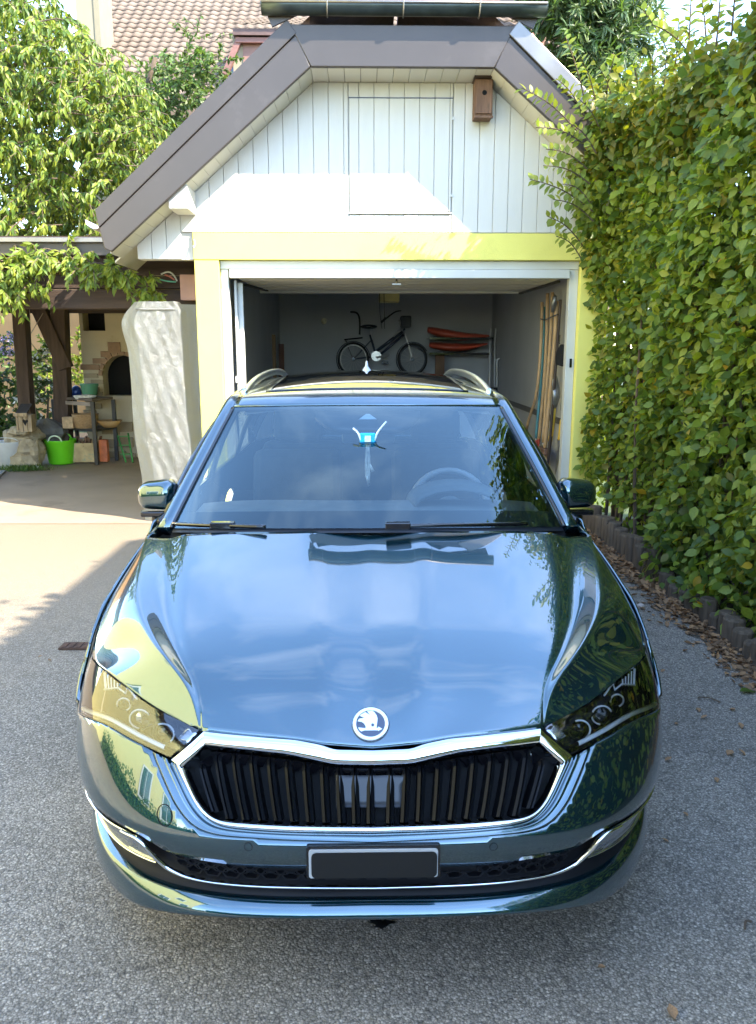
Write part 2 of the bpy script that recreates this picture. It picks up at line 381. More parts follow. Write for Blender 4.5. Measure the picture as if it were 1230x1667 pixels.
CONCRETE = mat("concrete", (.29, .225, .16), rough=.85, var=.10, vscale=1.6, bump=.15, bscale=90, wear=((.23, .175, .12), 1.3, .55))
SOIL = mat("soil", (.045, .034, .022), rough=.95, var=.35, vscale=30, bump=.6, bscale=60)
LAWN = mat("ground_green", (.05, .075, .025), rough=.95, var=.35, vscale=3, bump=.5, bscale=40)
def sheet(name, poly, z, m, kind='structure'):
    bm = bmesh.new(); bm.faces.new([bm.verts.new((x, y, z)) for x, y in poly]); me = bpy.data.meshes.new(name); bm.to_mesh(me); bm.free()
    me.materials.append(m); o = bpy.data.objects.new(name, me); COL.objects.link(o); o['kind'] = kind; return o
sheet("terrain", [(-250, -250), (250, -250), (250, 250), (-250, 250)], -.02, LAWN)
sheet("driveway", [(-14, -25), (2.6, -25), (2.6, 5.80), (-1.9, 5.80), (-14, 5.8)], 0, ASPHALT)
sheet("patio", [(-6.0, 5.70), (-1.5, 5.62), (-1.5, 10.7), (-6.0, 10.7)], .004, CONCRETE)
sheet("patio_bed", [(-14, 5.81), (-6.01, 5.81), (-6.01, 10.9), (-1.9, 10.9), (-1.9, 14), (-14, 14)], -.006, SOIL)
sheet("garage_floor", [(-1.45, 5.66), (2.12, 5.66), (2.12, 11.0), (-1.45, 11.0)], .008, mat("garage_floor", (.18, .175, .165), rough=.8, var=.15, vscale=3, bump=.1))
sheet("hedge_bed", [(2.02, -6), (3.4, -6), (3.4, 5.75), (2.02, 5.75)], .010, SOIL)
# oil spot on the asphalt below the car nose
oil = atZ(618, 1505); pts = [(oil[0] + (.030 + .012 * math.sin(3 * t + 1) + .006 * math.sin(7 * t)) * math.cos(t), oil[1] + (.021 + .007 * math.sin(4 * t) + .004 * math.sin(9 * t)) * math.sin(t)) for t in np.linspace(0, 6.28, 40)[:-1]]
o = sheet("oil_stain", pts, .004, mat("oil_stain", (.008, .008, .009), rough=.35, var=.3, vscale=60), kind='thing'); props(o, "small black oil spot on the asphalt right below the car nose", "stain")
dr = atZ(128, 1052)
dm = MB().box((dr[0] - .09, dr[1] - .06, .002), (dr[0] + .13, dr[1] + .035, .012)); 
for k in range(5): dm.box((dr[0] - .075 + .04 * k, dr[1] - .05, .012), (dr[0] - .055 + .04 * k, dr[1] + .025, .016))
props(mk("drain_cover", dm, mat("rusty_iron", (.07, .035, .022), rough=.8, var=.4, vscale=30, bump=.4)), "small rusty iron drain cover in the asphalt by the car's headlight", "drain cover")

# ================================================================== GARAGE
YG = 5.62                                                     # plane of the front wall
WHITEP = mat("white_board_paint", (.62, .61, .565), rough=.55, var=.05, vscale=2, bump=.12, bscale=25, stretch=(3, 3, .5), wear=((.52, .51, .46), 2.2, .60))
SOFFITP = mat("cream_soffit_paint", (.62, .60, .53), rough=.6, var=.04, vscale=3, bump=.05)
YELLOW = mat("yellow_render", (.80, .74, .19), rough=.85, var=.035, vscale=4, bump=.25, bscale=160, wear=((.74, .68, .17), 2.0, .6))
BROWN = mat("brown_sheet_metal", (.066, .055, .050), rough=.42, var=.07, vscale=2.5, metal=.25, bump=.05, bscale=6, wear=((.085, .072, .066), 2.2, .58))
GALV = mat("weathered_zinc", (.24, .225, .215), rough=.38, metal=.7, var=.12, vscale=4)
COPPER = mat("patinated_gutter", (.055, .07, .068), rough=.35, metal=.6, var=.25, vscale=9)
INNER = mat("garage_wall_grey", (.40, .41, .42), rough=.9, var=.08, vscale=1.2, bump=.08, wear=((.34, .34, .34), 1.5, .6))
WFRAME = mat("white_steel", (.58, .59, .56), rough=.4, var=.04, vscale=4)
DOORP = mat("door_panel_cream", (.66, .62, .52), rough=.5, var=.05, vscale=5)
TILE = mat("brown_roof_tile", (.09, .05, .04), rough=.85, var=.2, vscale=8, bump=.3)
XL, XR, XC = -1.50, 2.15, .305                                # outer faces of the side walls, ridge line
GAR = empty("garage", (XC, 8.2, 0), "yellow and white gabled garage with its door open behind the car", "garage")
mk("wall", MB().box((XL, YG + .02, 0), (XL + .17, 11.2, 2.45)), YELLOW, GAR)
mk("wall", MB().box((XR - .15, YG + .02, 0), (XR, 11.2, 2.45)), YELLOW, GAR)
mk("wall", MB().box((XL + .17, 10.95, 0), (XR - .15, 11.2, 2.45)), YELLOW, GAR)
mk("lining", MB().box((XL + .17, 6.05, .009), (XL + .20, 10.9, 2.42)), INNER, GAR)
mk("lining", MB().box((XR - .18, 6.05, .009), (XR - .15, 10.9, 2.42)), INNER, GAR)
mk("lining", MB().box((XL + .20, 10.90, .009), (XR - .18, 10.95, 2.42)), INNER, GAR)
mk("ceiling", MB().box((XL + .17, YG + .25, 2.42), (XR - .15, 10.95, 2.47)), INNER, GAR)
mk("skirting", MB().box((XR - .195, 6.1, .86), (XR - .18, 10.9, .92)), mat("dark_rail", (.10, .10, .10), rough=.7, var=.1), GAR)
mk("pillar", MB().box((XL, YG, 0), (-1.285, YG + .40, 2.372)), YELLOW, GAR, bevel=.006)
mk("pillar", MB().box((1.915, YG, 0), (XR, YG + .40, 2.372)), YELLOW, GAR, bevel=.006)
mk("lintel", MB().box((XL - .003, YG - .006, 2.375), (XR + .003, YG + .24, 2.600)), YELLOW, GAR, bevel=.004)
fr = MB().box((-1.283, YG + .07, 0), (-1.215, YG + .16, 2.30)).box((1.835, YG + .07, 0), (1.913, YG + .16, 2.30)).box((-1.283, YG + .06, 2.302), (1.913, YG + .16, 2.372))
mk("door_frame", fr, WFRAME, GAR, bevel=.004)
mk("door_track", MB().box((-1.19, YG + .20, .0), (-1.165, YG + .24, 2.22)), WFRAME, GAR, bevel=.003); mk("door_track", MB().box((-1.175, YG + .26, .0), (-1.12, YG + .30, 2.20)), WFRAME, GAR, bevel=.003)
mk("door_latch", MB().box((-1.20, YG + .17, 1.30), (-1.17, YG + .20, 1.36)), WFRAME, GAR)
mk("latch_plate", MB().box((1.868, YG + .055, 1.44), (1.888, YG + .072, 1.52)), GLOSSBLACK, GAR)
dp = empty("door_panel", (XC, 6.4, 2.25)); dp.parent = GAR; dp.location = Vector((XC, 6.4, 2.25)) - GAR.location
mk("bottom_rail", MB().box((-1.20, YG + .02, 2.222), (1.825, YG + .10, 2.297)), WFRAME, dp, bevel=.005)
for k in range(9):                                             # the boards of the raised door
    y0 = YG + .11 + k * .172; mk("slat", MB().box((-1.14, y0, 2.225 - .003 * (k % 2)), (1.76, y0 + .148, 2.245)), DOORP, dp, bevel=.006)
fm = MB()
for x in (-1.14, -.40, .30, 1.0, 1.70): fm.box((x, YG + .1, 2.248), (x + .05, 7.35, 2.28))
fm.box((-1.14, 7.30, 2.20), (1.76, 7.34, 2.27)); mk("panel_frame", fm, WFRAME, dp)
mk("handle", MB().tube([(.285, YG + .16, 2.24), (.285, YG + .16, 2.185)], .008, 8).box((.245, YG + .15, 2.175), (.325, YG + .17, 2.187)), GLOSSBLACK, dp)
for a, b in (((-1.17, 5.95, 2.20), (-1.05, 7.2, 2.22)), ((1.80, 5.95, 2.22), (1.70, 7.3, 2.20))): mk("door_arm", MB().bar(a, b, .03, .02), mat("dark_steel", (.06, .06, .06), rough=.5, metal=.6), GAR)
op = empty("door_opener", (.25, 8.6, 2.2)); op.parent = GAR; op.location = Vector((.25, 8.6, 2.2)) - GAR.location
a_ = atY(617, 491, 8.5); b_2 = atY(650, 478, 8.5)
mk("opener_case", MB().box((a_[0], 8.5, a_[2]), (b_2[0], 8.85, 2.40)), mat("opener_yellow", (.52, .45, .17), rough=.5), op, bevel=.012)
mk("opener_rail", MB().box((.27, 6.0, 2.36), (.31, 8.5, 2.39)), WFRAME, op)
for dx in (-.055, .0): mk("pull_cord", MB().tube([(.24 + dx, 8.48, 2.33), (.245 + dx, 8.48, 2.05), (.25 + dx * .6, 8.5, 1.85)], .004, 4), GLOSSBLACK, op)

# ---- gable: outline of the boarded wall under the soffit
SL = .846; EZ = 3.812; HX = .735                              # roof slope, height of the flat soffit, half its width
def roofline(x): return EZ - SL * max(0, abs(x - XC) - HX)    # underside of the roof at the gable
def slope_pts(x0, x1, z0, flat=0.0):
    xs = [x0] + [x for x in (XC - HX, XC + HX) if x0 < x < x1] + [x1]
    return [(x0, z0)] + [(x1, z0)] + [(x, roofline(x) - flat) for x in xs[::-1]]
HA, HB = (-.135, 2.759), (.753, 3.689)                         # hatch
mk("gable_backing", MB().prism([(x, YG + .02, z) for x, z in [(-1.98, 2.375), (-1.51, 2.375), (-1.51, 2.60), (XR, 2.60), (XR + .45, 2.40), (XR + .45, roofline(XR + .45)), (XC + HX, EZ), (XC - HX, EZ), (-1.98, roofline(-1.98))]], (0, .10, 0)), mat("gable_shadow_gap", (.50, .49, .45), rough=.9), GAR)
bw = .1295; k = 0; x = -1.99
while x < XR + .44:
    x1 = min(x + bw - .0032, XR + .44); z0 = 2.378 if x1 < XL + .02 else 2.606
    if x < XL < x1 - .02: z0 = 2.606
    xa, xb = x, x1
    def boards(xa, xb, za, zb=None):
        P = slope_pts(xa, xb, za) if zb is None else [(xa, za), (xb, za), (xb, zb), (xa, zb)]
        if zb is None and min(p[1] for p in P[2:]) < za + .02: return
        d = .003 * ((k * 7) % 3 - 1) * .5
        b = mk("board", MB().prism([(px, YG + d, pz) for px, pz in P], (0, .017, 0)), WHITEP, GAR, bevel=.004)
    if xb <= HA[0] or xa >= HB[0]: boards(xa, xb, z0)
    else:
        l, r = max(xa, HA[0]), min(xb, HB[0])
        if xa < HA[0]: boards(xa, HA[0] - .006, z0)
        if xb > HB[0]: boards(HB[0] + .006, xb, z0)
        boards(l, r, z0, HA[1] - .008); boards(l, r, HB[1] + .008)
    x += bw; k += 1
hatch = empty("hatch", ((HA[0] + HB[0]) / 2, YG, HA[1])); hatch.parent = GAR; hatch.location = Vector(((HA[0] + HB[0]) / 2, YG, HA[1])) - GAR.location
x = HA[0]; kk = 0
for i in range(8):
    xa = -1.99 + bw * math.floor((HA[0] + 1.99) / bw) + bw * i; l, r = max(xa, HA[0] + .004), min(xa + bw - .0032, HB[0] - .004)
    if r - l > .015: mk("board", MB().box((l, YG - .003, HA[1] + .022), (r, YG + .016, HB[1])), WHITEP, hatch, bevel=.004)
mk("hatch_rail", MB().box((HA[0], YG - .010, HA[1]), (HB[0], YG + .015, HA[1] + .016)), WHITEP, hatch, bevel=.002)
mk("hatch_edge", MB().box((HA[0], YG - .005, HB[1] + .001), (HB[0], YG + .01, HB[1] + .006)), GLOSSBLACK, hatch)
mk("hatch_catch", MB().box((HB[0] - .012, YG - .012, 3.52), (HB[0] + .012, YG - .002, 3.545)).box((HB[0] - .012, YG - .012, 2.9), (HB[0] + .012, YG - .002, 2.92)), WFRAME, hatch)
# soffit boards
YF = 5.25
def soff(p, q):
    n = max(1, int(round(math.hypot(q[0] - p[0], q[1] - p[1]) / .132)))
    for i in range(n):
        t0, t1 = i / n, (i + 1) / n - .03 / n; a = (p[0] + (q[0] - p[0]) * t0, p[1] + (q[1] - p[1]) * t0); b = (p[0] + (q[0] - p[0]) * t1, p[1] + (q[1] - p[1]) * t1)
        up = (0, 0, .02); mk("soffit_board", MB().prism([(a[0], YF + .02, a[1]), (b[0], YF + .02, b[1]), (b[0], YG + .02, b[1]), (a[0], YG + .02, a[1])], up), SOFFITP, GAR)
tipx = -2.12
soff((tipx, roofline(tipx) + .002), (XC - HX, EZ + .002)); soff((XC - HX, EZ + .002), (XC + HX, EZ + .002)); soff((XC + HX, EZ + .002), (2 * XC - tipx, roofline(tipx) + .002))
# barge boards: lower brown board, upper flashing; hip fascia; gutter
def along(x, h): return roofline(x) + h
def quadY(p, y0, y1): return MB().prism([(x, y0, z) for x, z in p], (0, y1 - y0, 0))
for sgn in (1, -1):
    X = lambda x: XC + sgn * (x - XC)
    tx = -2.19
    low = [(X(XC - HX), EZ - .004), (X(-2.10), roofline(-2.10) - .004), (X(-2.155), roofline(-2.10) + .020), (X(tx), roofline(tx) + .255), (X(XC - HX - .105), EZ + .232), ]
    mk("bargeboard", quadY(low, YF - .022, YF + .02), BROWN, GAR, bevel=.008)
    up_ = [(X(XC - HX - .105), EZ + .236), (X(tx), roofline(tx) + .259), (X(tx - .02), roofline(tx) + .40), (X(XC - HX - .18), EZ + .335)]
    mk("flashing", quadY(up_, YF - .040, YF + .30) if sgn < 0 else quadY(up_, YF - .030, YF + .02), GALV if sgn < 0 else BROWN, GAR, bevel=.006)
    # roof slab with overhang, running to the back
    e = .14; R0_, R1_ = roofline(tx) + .25, roofline(XC - HX) + .27
    top = XC - .02; zt = EZ + SL * HX - .01
    poly = [(X(tx), YF + .0, R0_), (X(tx), 11.5, R0_), (X(top), 11.5, zt + .25), (X(top), YF + .95, zt + .25), (X(XC - HX), YF + .0, R1_)]
    mk("roof_slope", MB().prism(poly, (0, 0, .10)), TILE, GAR)
    ul = [(X(tx), YG, R0_ - .23), (X(tx), 11.4, R0_ - .23), (X(XC - HX), 11.4, EZ + .02), (X(XC - HX), YG, EZ + .02)]
    mk("eaves_lining", MB().prism(ul, (0, 0, .02)), SOFFITP, GAR)
hx0 = HX + .02
mk("hip_fascia", quadY([(XC - HX + .004, EZ - .004), (XC + HX - .004, EZ - .004), (XC + HX + .16, EZ + .30), (XC - HX - .16, EZ + .30)], YF - .026, YF + .02), BROWN, GAR, bevel=.006)
for k in range(14):                                             # tile courses of the small hip above the gutter
    t0, t1 = k / 14, (k + 1) / 14; w0, w1 = (HX + .25) * (1 - t0 * .97), (HX + .25) * (1 - t1 * .97); y0, y1 = YF - .05 + .95 * t0, YF - .05 + .95 * t1; z0, z1 = EZ + .36 + .75 * t0, EZ + .36 + .75 * t1
    mk("tile_course", MB().prism([(XC - w0, y0, z0), (XC + w0, y0, z0), (XC + w1, y1, z1), (XC - w1, y1, z1)], (0, 0, .05)), TILE, GAR, bevel=.01)
gut = empty("gutter", (XC, YF - .1, EZ + .36)); gut.parent = GAR; gut.location = Vector((XC, YF - .1, EZ + .36)) - GAR.location
gz = 4.232; gy = YF - .075; gr = .066; gx0, gx1 = -.795, 1.42
G = [[(x, gy + gr * math.cos(t), gz + gr * math.sin(t) * 1.15) for t in np.linspace(math.pi, 2 * math.pi, 14)] for x in np.linspace(gx0, gx1, 12)]
V, F = gridmesh(G); mk("trough", (V, F), COPPER, gut, smooth=True, solid=.004)
mk("rolled_edge", MB().tube([(gx0, gy - gr, gz), (gx1, gy - gr, gz)], .011, 8), GALV, gut, smooth=True)
for x in (gx0, gx1): mk("end_cap", MB().prism([(x, gy + gr * math.cos(t), gz + gr * math.sin(t) * 1.15) for t in np.linspace(math.pi, 2 * math.pi, 14)], (.006 if x > 0 else -.006, 0, 0)), COPPER, gut)
for px in (532, 657, 782):
    x = atY(px, 20, YF - .17)[0]; mk("bracket", MB().tube([(x, gy + (gr + .004) * math.cos(t), gz + (gr + .004) * 1.15 * math.sin(t)) for t in np.linspace(math.pi * .95, 1.9 * math.pi, 12)], .010, 6, flat=.6), GALV, gut)
for s in (-1, 1):
    x = XC + s * (HX + .32); mk("side_flashing", MB().bar((x, YF - .03, EZ + .33), (x - s * .3, YF - .03, EZ + .46), .02, .12), BROWN, gut)
# purlin end, gutters on the eaves
c1, c2 = atY(290, 366, YF + .06), atY(330, 308, YF + .06)
mk("purlin_end", MB().box((-1.622, YF + .03, 2.742), (-1.462, YG - .002, 2.935)), WHITEP, GAR, bevel=.008)
mk("purlin_end", MB().box((2 * XC + 1.462, YF + .03, 2.742), (2 * XC + 1.622, YG - .002, 2.935)), WHITEP, GAR, bevel=.008)
for s in (-1, 1):
    xx = XC + s * (XC + 2.245); G = [[(xx + .075 * math.cos(t), y, 2.66 + .075 * math.sin(t)) for t in np.linspace(math.pi, 2 * math.pi, 10)] for y in (YF + .05, 8, 11.4)]
    V, F = gridmesh(G); mk("eaves_gutter", (V, F), GALV, GAR, smooth=True, solid=.004)
mk("hook", MB().tube([(-1.49, YG - .012, 2.54), (-1.475, YG - .03, 2.50), (-1.49, YG - .03, 2.47), (-1.50, YG - .012, 2.49)], .005, 6), WFRAME, GAR)

# ---- nest box on the gable
nb = empty("nest_box", (.99, 5.54, 3.5), "weathered brown wooden nest box with a round hole fixed high on the white gable", "nest box")
OLDW = mat("weathered_wood", (.19, .105, .065), rough=.85, var=.3, vscale=5, bump=.4, bscale=30, stretch=(6, 6, .8), wear=((.10, .065, .045), 6, .56))
mk("box_body", MB().box((.918, 5.47, 3.507), (1.068, YG - .004, 3.80)), OLDW, nb, bevel=.004)
mk("front_board", MB().box((.928, 5.452, 3.53), (1.058, 5.468, 3.79)), OLDW, nb, bevel=.003)
mk("roof", MB().box((.908, 5.43, 3.803), (1.078, YG - .004, 3.822)), mat("dark_wood", (.06, .04, .03), rough=.9, var=.3), nb, bevel=.003)
mk("entrance_hole", MB().lathe([(0, -.004), (.018, -.004), (.020, 0)], (.995, 5.451, 3.69), 16, 'y'), GAP, nb)
mk("base_rail", MB().box((.914, 5.455, 3.498), (1.072, 5.48, 3.512)), OLDW, nb)
# ================================================================== THE CAR
CAR = empty("car", (0, 2.3, 0), "dark teal blue estate car with a chrome framed grille parked in front of the garage", "car")

# ---- plan curve of the body (arc length a from the nose centre line, side and tail included)
_x = 0.925 * (1 - (1 - np.linspace(0, 1, 500)) ** 3)
_y = 0.76 * (1 - np.clip(1 - (_x / 0.925) ** 4, 0, 1) ** (2 / 3))
_yr = np.linspace(0.76, 3.9, 200)[1:]; _t = np.linspace(0, 1, 160)[1:]
_xt = 0.925 * (1 - _t ** 4 * 0.16); _yt = 3.9 + 0.72 * _t
_xe = np.linspace(_xt[-1], 0, 120)[1:]; _ye = 4.62 + 0.07 * (1 - (_xe / _xt[-1]) ** 3)
PX = np.r_[_x, np.full(len(_yr), 0.925), _xt, _xe]; PY = np.r_[_y, _yr, _yt, _ye]
PA = np.r_[0, np.cumsum(np.hypot(np.diff(PX), np.diff(PY)))]
def A_of_Y(Y): return np.interp(Y, PY[:500 + len(_yr) + len(_yt)], PA[:500 + len(_yr) + len(_yt)])
_prof = nspl([.10, .20, .257, .293, .33, .37, .457, .49, .56, .64, .672, .70, .76, .95], [.05, .02, .0, .0, .012, .0, -.022, -.012, .020, .066, .096, .132, .215, .34])
_w = nspl([.10, .20, .257, .33, .40, .46, .56, .70, .80, .88, .95], [.92, .945, .956, .972, .988, .998, 1.0, .968, .952, .935, .905])
_wside = nspl([.10, .20, .30, .45, .60, .72, .80, .88, .95], [.93, .95, .975, .998, 1.004, 1.0, .99, .97, .935])
def body(UV, off=0.0):
    def pos(UV):
        a = np.abs(UV[:, 0]); z = UV[:, 1]; s = np.sign(UV[:, 0]); s[s == 0] = 1
        x = np.interp(a, PA, PX); y = np.interp(a, PA, PY)
        k = np.clip((y - 0.7) / 0.7, 0, 1); k = k * k * (3 - 2 * k)
        w = _w(z) * (1 - k) + _wside(z) * k
        f = np.clip(1 - y / 1.2, 0, 1)
        return np.c_[s * x * w, y + _prof(z) * f ** 0.6, z]
    UV = np.asarray(UV, float); P = pos(UV); off = np.asarray(off, float)
    if np.any(off):
        e = 2e-3
        du = pos(UV + [e, 0]) - pos(UV - [e, 0]); dv = pos(UV + [0, e]) - pos(UV - [0, e])
        n = np.cross(du, dv); n /= np.linalg.norm(n, axis=1)[:, None] + 1e-12
        P = P + n * (off[:, None] if off.ndim else off)
    return P
def S(px, py, off=0.0, guess=None):
    """where the sight line of a photo pixel meets the body: (a, z)"""
    g = np.array(guess if guess is not None else [np.clip((px - 605) / 520.0, -.9, .9), np.clip(0.66 - (py - 1215) * 0.0016, .2, .72)], float)
    for _ in range(40):
        p = proj(body(g[None], off)[0]); r = p - [px, py]
        if np.abs(r).max() < 0.05: break
        J = np.zeros((2, 2))
        for i in range(2):
            d = np.zeros(2); d[i] = 1e-4; J[:, i] = (proj(body((g + d)[None], off)[0]) - p) / 1e-4
        st = np.linalg.lstsq(J, r, rcond=None)[0]; st = np.clip(st, -.06, .06); g = g - st
        g[1] = np.clip(g[1], .12, .9); g[0] = np.clip(g[0], -1.3, 1.3)
    return g
def SP(*pts): return np.array([S(*p) for p in pts])
def mir(a): return (np.asarray(a) * [-1, 1])[::-1]
def sym(left): return np.vstack([left, mir(left)])           # outline running left -> centre, completed by its mirror image
def ribbon(name, path, w, h, off, m, parent, fn=body, closed=False, **kw):
    """raised strip lying on the body along a path in (a,z)"""
    P = np.asarray(path, float); t = np.gradient(P, axis=0)
    if closed: t = np.roll(P, -1, 0) - np.roll(P, 1, 0)
    n = np.c_[-t[:, 1], t[:, 0]]; n /= np.linalg.norm(n, axis=1)[:, None]
    prof = [(-.5, -1), (-.5, .0), (-.38, .8), (-.15, 1), (.15, 1), (.38, .8), (.5, 0), (.5, -1)]
    W_ = np.broadcast_to(np.asarray(w, float), (len(P),))[:, None]; rows = [fn(P + n * W_ * a, np.full(len(P), off + h * b * 0.5)) for a, b in prof]
    G = np.array(rows).transpose(1, 0, 2)
    if closed: G = np.concatenate([G, G[:1]], 0)
    V, F = gridmesh(G); return mk(name, (V, [q[::-1] for q in F]), m, parent, smooth=True, **kw)

# ---- outlines measured on the left half
HL_TOP = curve(SP((327, 1189), (315, 1183), (283, 1167), (246, 1148), (210, 1121), (173, 1092)), 16)
HLo = np.array([-A_of_Y(.52), .692])
HL_TOP = np.vstack([HL_TOP, curve(np.vstack([HL_TOP[-2:], HLo]), 6)[2:]])
HLb = np.array([-A_of_Y(.48), .560])
HL_BOT = curve(np.vstack([HLb, SP((173, 1180), (210, 1201), (246, 1219), (279, 1234))]), 16)
BON_EDGE = np.vstack([SP((327, 1189), (400, 1197), (481, 1203), (524, 1211), (543, 1218))])
PAINT_EDGE = curve(SP((248, 1222), (269, 1276), (282, 1304), (296, 1325), (315, 1344), (347, 1357), (388, 1362), (450, 1366), (608, 1371)), 40)
PAINT_EDGE[-1, 0] = 0
LOW_EDGE = np.array([(-.80, .436), (-.70, .445), (-.63, .446), (-.58, .440), (-.545, .428), (-.515, .416), (-.47, .409), (-.403, .403), (-.282, .393), (0.0, .389)])
ARCH = [(-A_of_Y(.92 - math.sqrt(.345 ** 2 - (z - .32) ** 2)), z) for z in (.44, .47, .51, .545)]
HLB2 = HL_BOT[HL_BOT[:, 0] < PAINT_EDGE[0, 0] - .005]
side_corner = np.array([(-.90, .433), (-1.03, .432), (-A_of_Y(.60), .430)])
left = np.vstack([PAINT_EDGE[::-1], HLB2[::-1], np.array(ARCH)[::-1], side_corner[::-1], LOW_EDGE])
# left runs: centre top -> out along headlight -> arch -> low edge -> centre bottom ; mirror back
bump = np.vstack([left, mir(left)])
patch("front_bumper", bump, [], 0.016, body, PAINT, CAR, solid=0.012)

# dark structure right behind the nose so that gaps read black
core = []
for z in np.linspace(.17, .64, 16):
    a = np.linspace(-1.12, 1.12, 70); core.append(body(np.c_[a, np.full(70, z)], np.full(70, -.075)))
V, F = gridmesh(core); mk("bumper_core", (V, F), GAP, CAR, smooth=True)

# ---- grille surround (stepped painted frame between bumper and chrome)
CH_OUT_L = SP((279, 1236), (284, 1243), (299, 1274), (319, 1312), (346, 1340), (391, 1351), (464, 1356), (608, 1358)); CH_OUT_L[-1, 0] = 0
CH_OUT = np.vstack([CH_OUT_L[:2], curve(CH_OUT_L[1:], 36)[1:]])
surr = np.vstack([np.vstack([SP((279, 1234)), PAINT_EDGE]), CH_OUT[::-1]])
G = []
A1 = curve(np.vstack([PAINT_EDGE]), 60); A2 = curve(CH_OUT[1:], 60)
for t, o in ((0, -.012), (.05, .004), (.22, .006), (.3, -.012), (.45, -.006), (.62, -.012), (.7, -.02), (.85, -.004), (1, -.016)):
    l = A1 * (1 - t) + A2 * t; l[-1, 0] = 0
    G.append(body(np.vstack([l, mir(l)[1:]]), np.full(119, o)))
V, F = gridmesh(G); mk("grille_surround", (V, [q[::-1] for q in F]), PAINT, CAR, smooth=True)

# ---- grille: backing, slats, chrome frame
grille = empty("grille", (0, 0.05, 0.56)); grille.parent = CAR; grille.location = Vector((0, .05, .56)) - CAR.location
IN_TOP = SP((334, 1214), (400, 1221), (465, 1228), (507, 1237), (543, 1245), (606, 1246)); IN_TOP[-1, 0] = 0
IN_BOT = curve(SP((300, 1250), (313, 1283), (327, 1310), (347, 1330), (382, 1337), (446, 1341), (608, 1344)), 30); IN_BOT[-1, 0] = 0
TOP_OUT = SP((332, 1191), (400, 1198), (481, 1204.5), (524, 1212.5), (543, 1220), (606, 1221)); TOP_OUT[-1, 0] = 0
open_l = np.vstack([IN_TOP[::-1], IN_BOT]); open_ = np.vstack([open_l, mir(open_l)[1:-1]])
V, T = tri_region(open_ * [1.02, 1], [], .02); mk("grille_backing", (body(V, -.055), T), GAP, grille, smooth=True)
def band(outer, inner, o0, o1, mid, n=40):
    a = curve(outer, n) if len(outer) > 2 else np.linspace(outer[0], outer[-1], n)
    b = curve(inner, n) if len(inner) > 2 else np.linspace(inner[0], inner[-1], n); G = []
    for t, o in ((0, o0), (.03, mid * .6), (.14, mid), (.86, mid), (.97, mid * .6), (1, o1)): G.append(body(a * (1 - t) + b * t, np.full(n, o)))
    G = np.array(G); V, F = gridmesh(G); return [(V, F)]
def resamp(p, n):
    d = np.r_[0, np.cumsum(np.linalg.norm(np.diff(p, axis=0), axis=1))]; t = np.linspace(0, d[-1], n)
    return np.c_[np.interp(t, d, p[:, 0]), np.interp(t, d, p[:, 1])]
def smooth_line(p, n=60, k=3):
    q = resamp(np.asarray(p), n)
    for _ in range(k): q[1:-1] = (q[:-2] + 2 * q[1:-1] + q[2:]) / 4
    return q
def strip(name, A, B, prof, m, parent, **kw):
    G = [body(A * (1 - t) + B * t, np.full(len(A), o)) for t, o in prof]; V, F = gridmesh(G)
    return mk(name, (V, F), m, parent, smooth=True, **kw)
FP = ((0, -.03), (.02, .004), (.10, .009), (.5, .011), (.90, .009), (.98, .004), (1, -.05))
ta, tb = smooth_line(TOP_OUT, 50), smooth_line(IN_TOP, 50)
ta = np.vstack([ta, mir(ta)[1:]]); tb = np.vstack([tb, mir(tb)[1:]])
cf = empty("chrome_frame", (0, 0, .66)); cf.parent = grille; cf.location = Vector((0, 0, .66)) - Vector((0, .05, .56))
def strip_vf(A, B, prof):
    G = [body(A * (1 - t) + B * t, np.full(len(A), o)) for t, o in prof]; return gridmesh(G)
mb = MB(); V, F = strip_vf(tb, ta, FP); mb.add(V, F)
# slanted wings at both ends
w1 = np.linspace(SP((332, 1192))[0], SP((280, 1236))[0], 10); w2 = np.linspace(SP((334, 1214.5))[0], SP((299, 1249))[0], 10)
for a, b in ((w1, w2), (mir(w1)[::-1], mir(w2)[::-1])): V, F = strip_vf(a, b, FP); mb.add(V, F)
# thin lower run
lo_o = smooth_line(np.vstack([SP((281, 1239)), CH_OUT[2:]]), 70); lo_i = smooth_line(IN_BOT, 70)
lo_o = np.vstack([lo_o, mir(lo_o)[1:]]); lo_i = np.vstack([lo_i, mir(lo_i)[1:]])
V, F = strip_vf(lo_i, lo_o, ((0, -.05), (.06, -.006), (.3, .004), (.62, .006), (.8, .0), (1, -.03))); mb.add(V, F)
COL.objects.unlink(cf); bpy.data.objects.remove(cf)
mk("chrome_frame", mb, CHROME, grille, smooth=True)
